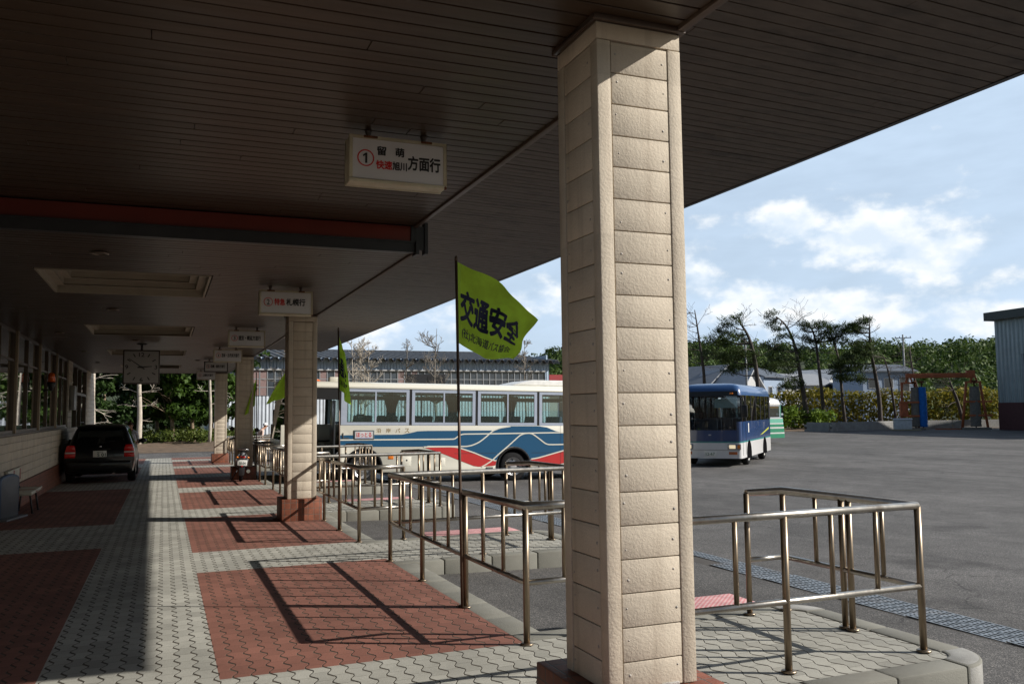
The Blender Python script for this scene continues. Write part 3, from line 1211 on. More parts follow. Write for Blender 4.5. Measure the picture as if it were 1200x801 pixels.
# ------------------------------------------------------------------ red step slabs at the boarding doors
def step_mats():
    base = None
    labs = ['red ribbed step slab on the asphalt right of the large column', 'red step slab seen through the nearest bay railing',
            'red step slab seen through the second bay railing', 'red step slab lying beside the fourth platform',
            'red step slab lying beside the fifth platform', 'red step slab lying beside the farthest platform']
    red = bpy.data.materials.new('red_step_mat')
    red.use_nodes = True
    w = NT(red.node_tree)
    tc = w.n('ShaderNodeTexCoord')
    ch = w.n('ShaderNodeTexChecker', ins={'Vector': tc.outputs['Object'], 'Color1': c4((.52, .17, .18)), 'Color2': c4((.62, .42, .41)), 'Scale': 42.0})
    nn = w.ramp(w.noise(tc.outputs['Object'], 9.0, 5.0, .65), .3, .7, .75, 1.15)
    cc = w.mix(1.0, ch.outputs[0], w.comb(nn, nn, nn), 'MULTIPLY')
    b = w.n('ShaderNodeBsdfPrincipled', ins={'Base Color': cc, 'Roughness': .8})
    o_ = w.n('ShaderNodeOutputMaterial')
    w.link(b.outputs[0], o_.inputs[0])
    for k in range(6):
        y = FINGERS[k][1] + .06
        z = lot_z(4.0, y)
        if base is None:
            mb = MB()
            mb.box(0, 1.36, 0, .52, .13, .165)
            mb.box(.02, 1.34, .02, .50, 0.002, .13, 1)
            base = o = mb.build('step_slab', [red, mat('dark_red_rubber', (.10, .03, .03), .9)], None, bevel=.008)
        else:
            o = base.copy()
            COL.objects.link(o)
        o.location = (3.42, y, z)
        tag(o, labs[k], 'step', 'red step slabs at the platforms')


step_mats()
# ------------------------------------------------------------------ hanging platform signs
SIGN_FACE = mat('sign_face', (.60, .60, .62), .35, var=.05)
SIGN_FR = mat('sign_frame', (.50, .46, .34), .5, var=.15, scale=9, dirt=.3, dirtcol=(.25, .13, .05))
INK = mat('sign_ink', (.015, .015, .018), .5)
INKR = mat('sign_red_ink', (.55, .02, .02), .5)


def ring(mb, cx, cz, r0, r1, y, n=32):
    rows = [[(cx + r * math.cos(2 * math.pi * j / n), y, cz + r * math.sin(2 * math.pi * j / n)) for j in range(n)] for r in (r0, r1)]
    mb.grid(rows, 0, False, True)


def sign(Y, ztop, label, num, lines, dark=False):
    w, h, d = .66, .312, .15
    root = empty('platform_sign', (1.415, Y + d / 2, ztop - .055 - h), label=label, cat='sign', group='numbered signs hanging from the ceiling')
    mb = MB()
    y0, y1 = -d / 2, d / 2
    t = .022
    for ya, yb in ((y0, y0 + .016), (y1 - .016, y1)):
        mb.box(-w / 2, w / 2, ya, yb, 0, t)
        mb.box(-w / 2, w / 2, ya, yb, h - t, h)
        mb.box(-w / 2, -w / 2 + t, ya, yb, t, h - t)
        mb.box(w / 2 - t, w / 2, ya, yb, t, h - t)
    mb.box(-w / 2 + .004, w / 2 - .004, y0 + .018, y1 - .018, .004, h - .004)
    mb.build('case', DARKST if dark else SIGN_FR, root, bevel=.003)
    mb = MB()
    mb.box(-w / 2 + t, w / 2 - t, y0 + .006, y0 + .017, t, h - t)
    mb.build('face_panel', SIGN_FACE, root)
    mb = MB()
    for s in (-.5, .5):
        mb.lathe([(.026, h + .054), (.022, h + .048), (.012, h + .012), (.012, h)], (s * .38, 0, 0), n=12)
    mb.build('hanger', TRIM, root)
    mb = MB()
    for s, q in ((-.19, .05), (.19, .042)):
        mb.box(s - q, s + q, y0 - .0025, y0 + .02, h - .018, h + .003)
    mb.box(w / 2 - .02, w / 2 + .002, y0 - .002, y0 + .02, -.003, .02)
    mb.build('rust_patch', RUST, root, bevel=.008)
    yf = y0 + .0035
    u, v = (1, 0, 0), (0, 0, 1)
    rg = MB()
    ring(rg, -.222, h * .52, .048, .056, yf)
    rg.build('number_ring', INKR, root, fix=False)
    if num == '1':
        one = MB()
        zc = h * .52
        one.prism([(-.226, zc - .034), (-.212, zc - .034), (-.212, zc + .034), (-.222, zc + .034), (-.240, zc + .020), (-.240, zc + .008), (-.226, zc + .016)], yf - .001, yf + .001, 'y')
        one.build('number', INK, root)
    else:
        text(num, (-.222 - .016, yf, h * .52 - .033), u, v, (.032 if num != '1' else .026), .066, INK, root, 'number', .02)
    for (s, x, z, ww, hh, c) in lines:
        text(s, (x, yf, z), u, v, ww, hh, INKR if c == 'r' else INK, root, 'lettering', .045)
    return root


Z1, Z2 = 3.46, 3.2
sign(5.46, Z1, 'nearest hanging sign, number one in a red ring, with two small lines of writing', '1', [
    ('留', -.145, .190, .058, .058, 'k'), ('萌', -.022, .190, .058, .058, 'k'),
    ('快速', -.152, .098, .105, .056, 'r'), ('旭川', -.042, .098, .095, .056, 'k'),
    ('方面行', .063, .110, .222, .092, 'k')])
LY = [11.12, 16.72, 21.85, 27.0, 33.3]
sign(LY[0], Z2, 'hanging sign, number two, with red and black writing, in front of the second column', '2', [
    ('特急', -.145, .125, .128, .082, 'r'), ('札幌行', .0, .125, .235, .086, 'k')])
sign(LY[1], Z2, 'hanging sign, number three, left of the second column', '3', [('遠別・幌延方面行', -.15, .125, .40, .085, 'k')])
sign(LY[2], Z2, 'hanging sign, number four, over the third column', '4', [('苫前・古丹別方面行', -.15, .125, .41, .085, 'k')])
sign(LY[3], Z2, 'hanging sign in a dark frame, number five', '5', [('羽幌・築別方面行', -.15, .125, .40, .085, 'k')], True)
sign(LY[4], Z2, 'smallest and farthest hanging sign, number six', '6', [('上築別方面行', -.13, .125, .36, .085, 'k')])


# ------------------------------------------------------------------ station clock
def clock():
    r = empty('station_clock', (-.49, 21.2, 2.665), label='square white station clock hanging under the dark ceiling', cat='clock')
    s = .385
    mb = MB()
    mb.box(-s, s, -.06, .06, -s, s)
    mb.build('case', mat('clock_case', (.03, .02, .016), .4), r, bevel=.012)
    mb = MB()
    mb.box(-s + .028, s - .028, -.066, -.055, -s + .028, s - .028)
    mb.build('dial', mat('clock_dial', (.33, .33, .33), .4, var=.04), r)
    mb = MB()
    mb.cyl((0, 0, s), (0, 0, .53), .024, 12)
    mb.lathe([(.0, .534), (.11, .533), (.10, .51), (.03, .50)], (0, 0, 0), n=16)
    mb.build('hanger', BLACK, r)
    marks = MB()
    for k in range(12):
        if k % 3 == 0:
            continue
        a = R(90 - 30 * k)
        c = Vector((math.cos(a), 0, math.sin(a)))
        p = Vector((-math.sin(a), 0, math.cos(a)))
        f = .31
        q = [c * (f - .05) + p * .011, c * (f + .03) + p * .011, c * (f + .03) - p * .011, c * (f - .05) - p * .011]
        marks.quad([(v.x, -.0675, v.z) for v in q])
    marks.build('hour_marks', INK, r, fix=False)
    for n_, x, z, w_ in (('12', -.055, .235, .11), ('3', .275, -.045, .055), ('6', -.03, -.33, .06), ('9', -.335, -.045, .06)):
        text(n_, (x, -.0675, z), (1, 0, 0), (0, 0, 1), w_, .09, INK, r, 'numeral', .02)
    for nm, deg, ln, wd, yy in (('hour_hand', 85.5, .22, .016, -.072), ('minute_hand', 306, .33, .012, -.077)):
        a = R(90 - deg)
        c = Vector((math.cos(a), 0, math.sin(a)))
        p = Vector((-math.sin(a), 0, math.cos(a)))
        h = MB()
        q = [-c * .08 + p * wd, c * ln + p * wd * .5, c * ln - p * wd * .5, -c * .08 - p * wd]
        h.prism([(v.x, v.z) for v in q], yy - .002, yy + .002, 'y')
        h.build(nm, INK, r)
    h = MB()
    h.lathe([(.0, -.082), (.022, -.081), (.024, -.066)], (0, 0, 0), 'y', 16)
    h.build('hub', INK, r)


clock()

# ------------------------------------------------------------------ flags on the railings
FLAG = bpy.data.materials.new('flag_cloth')
FLAG.use_nodes = True


def _flag():
    w = NT(FLAG.node_tree)
    tc = w.n('ShaderNodeTexCoord')
    n = w.ramp(w.noise(tc.outputs['Object'], 5.0, 4.0), .3, .7, .85, 1.1)
    cc = w.mix(1.0, c4((.56, .88, .085)), w.comb(n, n, n), 'MULTIPLY')
    d = w.n('ShaderNodeBsdfDiffuse', ins={0: cc})
    t = w.n('ShaderNodeBsdfTranslucent', ins={0: cc})
    m = w.n('ShaderNodeMixShader', ins={0: .55, 1: d.outputs[0], 2: t.outputs[0]})
    o = w.n('ShaderNodeOutputMaterial')
    w.link(m.outputs[0], o.inputs[0])


_flag()
NAVY = mat('flag_ink', (.010, .014, .05), .8)


def flag(y, label, F, ztop, xo=0.0, yo=0.0):
    """F(a,b): a 0..1 hoist to fly, b 0..1 bottom to top -> local point (pole foot at origin)"""
    z = walk_z(y)
    r = empty('flag', (2.375 + xo, y + yo, z), label=label, cat='flag', group='yellow green flags on the railings')
    mb = MB()
    lean = -.035
    mb.tube([(0, 0, 0.0), (lean * .3, 0, .95), (lean, 0, ztop)], .013, 8)
    mb.lathe([(.0, .045), (.014, .03), (.017, 0)], (lean, 0, ztop), n=10)
    mb.build('pole', mat('flag_pole', (.10, .065, .045), .4, .3), r)
    mb = MB()
    nu, nv = 28, 20
    rows = [[F(i / nu, j / nv) for i in range(nu + 1)] for j in range(nv + 1)]
    mb.grid(rows)
    c = mb.build('cloth', FLAG, r, fix=False)
    hem = MB()
    for s in (.003, -.003):
        hem.grid([[Vector(F(a, j / nv)) + Vector((0, s, 0)) for a in (0, .03, .055)] for j in range(nv + 1)])
    hem.build('sleeve', mat('flag_sleeve', (.36, .58, .05), .85), r, fix=False)
    e = 1e-3
    def off(s):
        def f(a, b, lay=0.0):
            p = Vector(F(a, b))
            n = (Vector(F(min(1, a + e), b)) - Vector(F(max(0, a - e), b))).cross(Vector(F(a, min(1, b + e))) - Vector(F(a, max(0, b - e))))
            n.normalize()
            return p + n * (s + lay)
        return f
    fo = off(.004)
    text('交通安全', (0, 0, 0), (1, 0, 0), (0, 0, 1), 1, 1, NAVY, r, 'lettering', .045, warp=lambda a, b, l: fo(.055 + a * .86, .30 + b * .37, l))
    text('(社)北海道バス協会', (0, 0, 0), (1, 0, 0), (0, 0, 1), 1, 1, NAVY, r, 'lettering', .015, warp=lambda a, b, l: fo(.085 + a * .78, .09 + b * .135, l))
    return r


def F_open(a, b):
    lean = -.035
    h0 = Vector((lean * .9, 0, 2.26 + .70 * b))
    tip_t, tip_b = Vector((.765, .10, 2.475)), Vector((.53, .16, 2.115))
    t = tip_b.lerp(tip_t, b)
    p = h0.lerp(t, a)
    s = math.sin(math.pi * a)
    p.z += .075 * s * b + (.0 if b > .5 else -.05 * s * (1 - b))
    # folds run down from the upper hoist corner
    q = a * .9 + (1 - b) * .55
    p.y += .06 * math.sin(5.2 * a + 1.5 * b) * a + .030 * math.sin(12.5 * q) * min(1, a * 2.5) + .012 * math.sin(27 * (a - .35 * b)) * a
    p.z += .016 * math.sin(9 * a + 4 * b) * a
    p.x += .012 * math.sin(8 * b) * a
    return p


def F_limp(w0, w1, ph, sgn=1, back=.0, drop=.34):
    def F(a, b):
        z = 2.88 - .72 * (1 - b)
        wd = w0 + (w1 - w0) * (1 - b) ** .8
        x = -.03 + sgn * wd * (a ** 1.1) + .022 * math.sin(a * 13 + ph * 2) * (1.1 - b)
        y = .05 * math.sin(ph + a * 9.5) * (1.15 - b) - back * a
        zz = z - drop * a ** .9 * (1.0 - .15 * b)
        return Vector((x, y, zz))
    return F


flag(7.064, 'spread yellow green flag with large readable navy writing, nearest of the row', F_open, 2.97, 0, 0)
flag(12.8, 'limp narrow yellow green flag on a pole right of the second column', F_limp(.09, .16, .4), 2.93, .05)
flag(18.45, 'yellow green flag blown out to the left from behind the second column', F_limp(.06, .55, 1.2, -1, .25, .22), 2.96, .12)
flag(25.2, 'small limp flag right of the third column above the person in a white cap', F_limp(.08, .30, 2.2, -1, .1, .40), 2.93, .06)


# ------------------------------------------------------------------ waiting bench, information stand
def bench():
    r = empty('waiting_bench', (-2.28, 17.4, walk_z(18.9)), label='waiting bench with white and red brown slats by the tiled wall base', cat='bench')
    wh = mat('bench_white', (.48, .46, .38), .45, var=.1)
    rb = mat('bench_red', (.24, .045, .02), .45, var=.15)
    for nm, (x0, x1, z0, z1) in {'seat': (-.22, .14, .36, .425), 'backrest': (-.30, -.23, .56, .80)}.items():
        mb = MB()
        y = .06
        k = 0
        while y < 1.5:
            wdt = .52 if k % 2 == 0 else .20
            mb.box(x0, x1, y + .004, min(1.5, y + wdt) - .004, z0, z1, k % 2)
            y += wdt
            k += 1
        mb.build(nm, [wh, rb], r, bevel=.02, seg=3)
    for y in (1.2, .45):
        for x, dx in ((.06, .05), (-.17, -.04)):
            mb = MB()
            mb.tube([(x, y, .36), (x + dx, y, 0.0)], .016, 8)
            mb.lathe([(.022, 0), (.022, .03)], (x + dx, y, 0), n=8)
            mb.build('leg', DARKST, r)
        mb = MB()
        mb.tube([(-.17, y, .34), (-.265, y, .58)], .014, 8)
        mb.build('back_bracket', DARKST, r)


bench()


def stand():
    r = empty('information_stand', (-2.43, 16.93, walk_z(16.9)), R(77), label='grey metal stand panel with a rounded blue edged top at the left edge', cat='stand')
    # a rounded-top steel panel seen from behind
    h, w = .66, .36
    pts = [(-w, .04), (w, .04), (w, h)] + [(w * math.cos(t), h + .075 * math.sin(t)) for t in [math.pi * j / 16 for j in range(1, 16)]] + [(-w, h)]
    mb = MB()
    mb.prism(pts, -.03, .03, 'y')
    mb.build('panel', mat('panel_grey', (.085, .09, .10), .5, .2, var=.1), r, bevel=.006)
    mb = MB()
    edge = [(w, 0, .04), (w, 0, h)] + [(w * math.cos(t), 0, h + .075 * math.sin(t)) for t in [math.pi * j / 16 for j in range(1, 16)]] + [(-w, 0, h), (-w, 0, .04)]
    mb.tube(edge, .034, 8)
    mb.build('edge_tube', mat('edge_blue_grey', (.05, .085, .15), .5, .1), r)
    mb = MB()
    mb.box(-w - .06, w + .10, -.16, .16, 0, .035)
    mb.build('foot', mat('foot_grey', (.14, .14, .15), .5), r, bevel=.012)


stand()


# ------------------------------------------------------------------ wheels shared by the vehicles
def wheel(parent, x, y, z, r, w, rim, side, hubc=None, axis='y'):
    """road wheel, axle along local y; side = -1/+1 outward"""
    o = empty('wheel', (x, y, z))
    o.parent = parent
    mb = MB()
    s = side
    prof = [(r * .62, -w / 2), (r * .9, -w / 2), (r * .985, -w * .36), (r, -w * .2), (r, w * .2), (r * .985, w * .36), (r * .9, w / 2), (r * .62, w / 2)]
    mb.lathe([(a, b * s) for a, b in prof], (0, 0, 0), 'y', 32, cap=False)
    mb.build('tyre', RUBBER, o)
    mb = MB()
    k = r * .64
    prof = [(k, w * .46), (k * .93, w * .44), (k * .86, w * .22), (k * .55, w * .14), (k * .42, w * .34), (k * .2, w * .36), (0, w * .36)]
    mb.lathe([(a, b * s) for a, b in prof], (0, 0, 0), 'y', 28, cap=False)
    for j in range(8):
        a = 2 * math.pi * j / 8
        mb.lathe([(0, w * .30 * s), (k * .06, w * .30 * s), (k * .06, w * .10 * s)], (k * .66 * math.cos(a), 0, k * .66 * math.sin(a)), 'y', 8, mi=1)
    mb.build('rim', [rim, BLACK], o)
    return o


RIM_S = mat('rim_silver', (.55, .55, .56), .35, .7, var=.1)
RIM_W = mat('rim_white', (.6, .6, .57), .5)
TINT = glass('bus_glass', (.66, .84, .84), .7, .06, (.10, .16, .16), .08)
DTINT = glass('dark_glass', (.16, .20, .23), .8, .10, (.01, .012, .014), .45)
CREAM = mat('bus_cream', (.78, .76, .66), .35, coat=.3, var=.03, scale=1.0)
BUSBLUE = mat('bus_blue', (.012, .088, .19), .35, coat=.2, var=.03, scale=1.0)
BUSRED = mat('bus_red', (.55, .035, .035), .35, coat=.2, var=.03, scale=1.0)
SILV = mat('window_silver', (.50, .56, .68), .35, .35, var=.05)
SEAT = mat('bus_seat', (.035, .06, .10), .8)
CURT = mat('bus_curtain', (.05, .085, .12), .9)
INTER = mat('bus_interior', (.10, .11, .12), .8)
AMBER = mat('amber_lens', (.75, .20, .015), .2, coat=.5)
REDL = mat('red_lens', (.60, .012, .012), .15, coat=.6)
PLATE = mat('number_plate', (.72, .73, .70), .4, var=.04)
CHROME = mat('chrome', (.7, .7, .72), .12, 1.0, var=.03)


def ribbon(mb, path, wd, y, mi):
    rows = [[], []]
    for i, p in enumerate(path):
        a = Vector(path[max(0, i - 1)])
        b = Vector(path[min(len(path) - 1, i + 1)])
        d = (b - a).normalized()
        n = Vector((-d.y, d.x)) * wd / 2
        rows[0].append((p[0] + n.x, y, p[1] + n.y))
        rows[1].append((p[0] - n.x, y, p[1] - n.y))
    mb.grid(rows, mi, False)


def smooth_path(p, n=4):
    out = []
    for i in range(len(p) - 1):
        p0 = p[max(0, i - 1)]
        p1, p2 = p[i], p[i + 1]
        p3 = p[min(len(p) - 1, i + 2)]
        for k in range(n):
            t = k / n
            q = []
            for c in range(2):
                m1 = (p2[c] - p0[c]) * .5 if p2[0] != p0[0] else 0
                m2 = (p3[c] - p1[c]) * .5
                # limit overshoot on uneven spacing
                L = abs(p2[0] - p1[0]) + 1e-6
                s1 = m1 * min(1.0, 2 * L / (abs(p2[0] - p0[0]) + 1e-6))
                s2 = m2 * min(1.0, 2 * L / (abs(p3[0] - p1[0]) + 1e-6))
                h1, h2 = 2 * t ** 3 - 3 * t * t + 1, -2 * t ** 3 + 3 * t * t
                h3, h4 = t ** 3 - 2 * t * t + t, t ** 3 - t * t
                q.append(h1 * p1[c] + h2 * p2[c] + h3 * s1 + h4 * s2)
            out.append(tuple(q))
    out.append(tuple(p[-1]))
    return out


def side_poly(L, zb, zt, arches, front=.0, step=.10):
    """side outline with wheel arches cut in; arches [(x, r, zc)]"""
    p = [(0, zt), (0, zb)]
    for (x, r, zc) in arches:
        a0 = math.asin(max(-1, min(1, (zb - zc) / r)))
        for j in range(17):
            t = math.pi - a0 + (2 * a0 - math.pi) * j / 16
            p.append((x + r * math.cos(t), zc + r * math.sin(t)))
    p += [(L, zb), (L, zt)]
    return p


# ------------------------------------------------------------------ cream, blue and red coach
def coach():
    L, Wd = 9.75, 2.42
    h = Wd / 2
    root = empty('coach', (2.95, 24.34 + h, -.398), label='cream coach with blue and red wave stripes parked across the bays', cat='bus', rot=(0, R(1.1), 0))
    sill, top = 1.665, 2.70
    arches = [(2.3, .56, .46), (6.9, .56, .46)]
    # lower body: two side skins, floor between
    mb = MB()
    poly = side_poly(L, .33, sill, arches)
    mb.prism([p for p in poly if True], h - .05, h, 'y')
    # near skin leaves the front doorway open
    near = [(1.62, sill), (1.62, .33)] + poly[2:]
    mb.prism(near, -h, -h + .05, 'y')
    mb.prism([(0, sill), (0, .33), (.62, .33), (.62, sill)], -h, -h + .05, 'y')
    mb.box(0.0, .06, -h + .052, h - .052, .33, 1.25)
    mb.box(L - .06, L, -h + .052, h - .052, .33, sill)
    mb.build('body', CREAM, root, bevel=.012)
    mb = MB()
    mb.box(.1, 1.60, -h + .06, h - .06, .36, .44)
    mb.box(2.95, 6.25, -h + .06, h - .06, .36, .95)
    mb.box(7.55, L - .08, -h + .06, h - .06, .36, .95)
    mb.box(1.62, L - .07, -h + .06, h - .06, .95, 1.05)
    mb.box(2.95, 6.25, -h + .3, h - .3, .25, .355)
    mb.build('floor', INTER, root)
    # roof
    prof = []
    for (y, z) in ((-h, top), (-h, top + .06), (-h + .07, 2.83), (-h + .28, 2.895), (0, 2.93), (h - .28, 2.895), (h - .07, 2.83), (h, top + .06), (h, top)):
        prof.append((y, z))
    mb = MB()
    mb.prism(prof, .06, L - .04, 'x')
    mb.build('roof', CREAM, root, bevel=.02, seg=3)
    # air conditioner hump
    mb = MB()
    hp = [(6.95, 2.90), (7.25, 2.99), (7.65, 3.075), (9.1, 3.085), (9.35, 3.02), (9.4, 2.90)]
    mb.prism(hp, -.85, .85, 'y')
    mb.build('roof_unit', mat('roof_unit_white', (.72, .72, .70), .4), root, bevel=.04, seg=3)
    # pillars and frames
    pil = [1.62, 3.655, 5.69, 7.70, 9.62]
    mb = MB()
    for s in (-1, 1):
        y0, y1 = (-h + .004, -h + .06) if s < 0 else (h - .06, h - .004)
        for x in pil[1:4]:
            mb.box(x - .05, x + .05, y0, y1, sill, top)
        mb.box(1.60, 1.68, y0, y1, sill, top)
        mb.box(9.55, L - .05, y0, y1, sill, top)
        if s > 0:
            mb.box(.35, .43, y0, y1, sill, top)
    mb.build('pillar', BLACK, root)
    for s in (-1, 1):
        y0, y1 = (-h - .004, -h + .03) if s < 0 else (h - .03, h + .004)
        for a, b in zip(pil[:-1], pil[1:]):
            a2, b2 = a + (.04 if a != 1.62 else .02), b - .04
            mid = .5 * (a2 + b2)
            f = MB()
            f.box(a2, b2, y0, y1, sill + .004, sill + .085)
            f.box(a2, b2, y0, y1, top - .085, top - .01)
            f.box(a2, a2 + .09 + (.08 if a == 1.62 else 0), y0, y1, sill + .086, top - .086)
            f.box(b2 - .09, b2, y0, y1, sill + .086, top - .086)
            f.box(mid - .022, mid + .022, y0, y1, sill + .086, top - .086)
            fo = f.build('window', SILV, root)
            g = MB()
            yy = y0 + .012
            g.quad([(a2 + .05, yy, sill + .05), (b2 - .05, yy, sill + .05), (b2 - .05, yy, top - .05), (a2 + .05, yy, top - .05)])
            g.build('pane', TINT, fo, fix=False)
    # curtains gathered by the pillars, near and far side
    mb = MB()
    rng = random.Random(3)
    for yy in (h - .12,):
        for x in pil[1:4]:
            for sgn in (-1, 1):
                rows = []
                for i in range(9):
                    z = top - .10 - (top - .16 - sill) * i / 8
                    wd = .24 - .15 * math.sin(math.pi * min(1, i / 5.5) * .5) + .05 * max(0, i - 6)
                    rows.append([(x + sgn * (.06 + wd * j / 8), yy + .018 * (j % 2), z) for j in range(9)])
                mb.grid(rows)
    mb.build('curtain', CURT, root, fix=False)
    # ceiling rack, seats
    mb = MB()
    mb.box(1.7, L - .3, -h + .13, -h + .5, 2.42, 2.5)
    mb.box(1.7, L - .3, h - .5, h - .13, 2.42, 2.5)
    mb.box(1.2, L - .1, -h + .1, h - .1, 2.66, 2.69)
    mb.build('luggage_rack', INTER, root)
    n = 0
    for i in range(10):
        x = 2.35 + i * .74
        for y in (-.92, -.46, .46, .92):
            s = MB()
            s.prism([(x + .02, 1.35), (x + .16, 1.35), (x + .22, 1.93), (x + .11, 1.95)], y - .20, y + .20, 'y')
            s.box(x - .38, x + .05, y - .20, y + .20, 1.30, 1.46)
            s.box(x - .3, x, y - .18, y + .18, 1.05, 1.30)
            s.build('seat', SEAT, root, bevel=.04, seg=2)
    # livery
    bt = [(1.63, 1.383), (3.41, 1.402), (3.663, 1.446), (3.878, 1.495), (4.176, 1.507), (6.171, 1.519), (6.198, 1.50), (6.309, 1.55), (6.447, 1.595), (6.781, 1.648), (7.713, 1.65), (8.0, 1.611), (8.287, 1.50), (8.404, 1.475), (8.75, 1.44), (9.74, 1.44)]
    bb = [(9.74, 1.12), (9.2, 1.06), (8.657, .925), (8.102, .786), (7.699, .687), (7.47, .655), (7.42, .66)]
    bb += [(6.9 + .575 * math.cos(t), .46 + .575 * math.sin(t)) for t in [R(22 + 136 * j / 14) for j in range(15)]]
    bb += [(6.327, .631), (6.163, .659), (5.946, .732), (5.622, .862), (5.222, .994), (5.063, 1.033), (4.826, 1.047), (1.63, 1.06)]
    y = -h - .004
    mb = MB()
    mb.quad([(p[0], y, p[1]) for p in bt + bb], 0)
    rt = [(4.064, 1.032), (4.826, 1.039), (5.063, 1.023), (5.222, .984), (5.622, .855), (5.945, .725), (6.163, .649), (6.33, .60), (6.30, .48)]
    rb = [(6.2, .46), (5.954, .454), (5.764, .447), (5.619, .469), (5.135, .652), (4.693, .826), (4.355, .939)]
    mb.quad([(p[0], y - .002, p[1]) for p in rt + rb], 1)
    rt = [(7.46, .645), (7.698, .681), (8.102, .781), (8.657, .92), (9.2, 1.05), (9.74, 1.11)]
    rb = [(9.74, .75), (8.9, .60), (8.65, .53), (8.27, .458), (7.47, .457)]
    mb.quad([(p[0], y - .002, p[1]) for p in rt + rb], 1)
    LN = {
        1: [(1.63, 1.252), (3.663, 1.259), (4.959, 1.264), (5.038, 1.289), (5.145, 1.369), (5.252, 1.406), (5.358, 1.413), (6.307, 1.422), (7.283, 1.436), (8.403, 1.450), (9.74, 1.44)],
        2: [(4.174, 1.054), (5.222, 1.049), (5.382, 1.051), (5.557, 1.082), (5.771, 1.17), (5.962, 1.301), (6.198, 1.494), (6.309, 1.545), (6.447, 1.592), (6.781, 1.643)],
        3: [(5.861, .435), (6.162, .603), (6.383, .791), (6.718, 1.057), (7.057, 1.339), (7.142, 1.39), (7.283, 1.429), (7.481, 1.421), (7.707, 1.285), (7.934, 1.127), (8.078, 1.087), (8.66, 1.09), (9.74, 1.09)],
        4: [(4.064, 1.04), (4.826, 1.044), (5.063, 1.028), (5.222, .986), (5.622, .858), (5.945, .729), (6.163, .654), (6.30, .615)],
        5: [(7.47, .652), (7.699, .685), (8.102, .784), (8.657, .923), (9.2, 1.055), (9.74, 1.115)]}
    for k, p in LN.items():
        ribbon(mb, smooth_path(p), .036, y - .004 - .0006 * k, 2)
    mb.build('side_stripes', [BUSBLUE, BUSRED, CREAM], root, fix=False)
    # arches, wheels
    for x, r, zc in arches:
        for s in (-1, 1):
            mb = MB()
            rows = []
            for j in range(21):
                t = R(-13 + 206 * j / 20)
                c, sn = math.cos(t), math.sin(t)
                rows.append([(x + q * c, s * (h + o_), zc + q * sn) for q, o_ in ((.565, -.06), (.565, .018), (.50, .02), (.49, -.25))])
            mb.grid(rows)
            mb.build('wheel_arch', RUBBER, root, fix=False)
        for s in (-1, 1):
            wheel(root, x, s * (h - .17), .44, .44, .27, RIM_S, s)
        mb = MB()
        mb.cyl((x, -h + .2, .44), (x, h - .2, .44), .08, 10)
        mb.build('axle', BLACK, root)
    # open front doorway
    mb = MB()
    mb.box(.60, .66, -h + .0, -h + .07, .40, top)
    mb.box(.62, 1.62, -h + .02, -h + .10, 2.38, top - .002)
    mb.build('door_frame', BLACK, root)
    mb = MB()
    mb.box(1.45, 1.50, -h + .05, -h + .65, .46, 2.36)
    mb.build('door', mat('door_leaf', (.03, .035, .04), .3, coat=.3), root, bevel=.008)
    mb = MB()
    mb.box(.65, 1.45, -h + .02, -h + .35, .44, .62)
    mb.box(.65, 1.45, -h + .36, -h + .7, .44, .82)
    mb.build('step', DGREY, root)
    mb = MB()
    mb.box(.70, 1.15, -.05, .25, .9, 1.62)
    mb.build('fare_box', mat('fare_grey', (.14, .16, .18), .5), root, bevel=.02)
    mb = MB()
    mb.box(.72, 1.05, -.058, -.051, 1.28, 1.50)
    mb.build('fare_notice', RED, root)
    text('整理券', (.75, -.060, 1.36), (1, 0, 0), (0, 0, 1), .27, .08, WHITE, root, 'lettering', .01)
    # front
    mb = MB()
    mb.quad([(.02, -h + .06, 1.25), (.02, h - .06, 1.25), (.14, h - .06, top), (.14, -h + .06, top)])
    mb.build('windscreen', TINT, root, fix=False)
    mb = MB()
    mb.lathe([(0, .05), (.10, .045), (.15, .02), (.16, 0)], (1.05, -.2, 2.93), n=16)
    mb.build('roof_beacon', mat('orange_plastic', (.80, .14, .01), .3), root)
    mb = MB()
    mb.box(1.55, 1.85, .2, .5, 2.92, 3.08)
    mb.build('roof_lamp_box', mat('box_cream', (.6, .58, .5), .5), root, bevel=.03)
    mb = MB()
    mb.tube([(.3, h - .02, 2.5), (.16, h + .2, 2.45), (.14, h + .22, 2.1)], .02, 8)
    mb.box(.08, .20, h + .14, h + .32, 1.75, 2.1)
    mb.build('mirror', BLACK, root)
    # destination box, company name, hatches, side lamp
    mb = MB()
    mb.box(2.005, 2.60, -h - .016, -h + .01, 1.252, 1.525)
    d = mb.build('destination_box', mat('dest_frame', (.09, .11, .12), .4), root, bevel=.03, seg=3)
    mb = MB()
    mb.box(2.05, 2.555, -h - .02, -h - .0165, 1.29, 1.487)
    mb.build('display', mat('dest_face', (.62, .62, .64), .3), d)
    text('ほっとる', (2.085, -h - .0215, 1.335), (1, 0, 0), (0, 0, 1), .43, .125, INKR, d, 'lettering', .03)
    mb = MB()
    mb.box(2.09, 2.5, -h - .0215, -h - .0205, 1.305, 1.315)
    mb.build('underline', mat('dest_blue', (.05, .10, .5), .5), d)
    GOLD = mat('gold_lettering', (.30, .22, .10), .4)
    for ch, x in (('沿', 2.66), ('岸', 2.94), ('バ', 3.22), ('ス', 3.49)):
        text(ch, (x, -h - .002, 1.452), (1, 0, 0), (0, 0, 1), .135, .125, GOLD, root, 'company_name', .02)
    mb = MB()
    mb.box(3.02, 3.17, -h - .012, -h, .70, .80)
    mb.build('side_lamp', AMBER, root, bevel=.01)
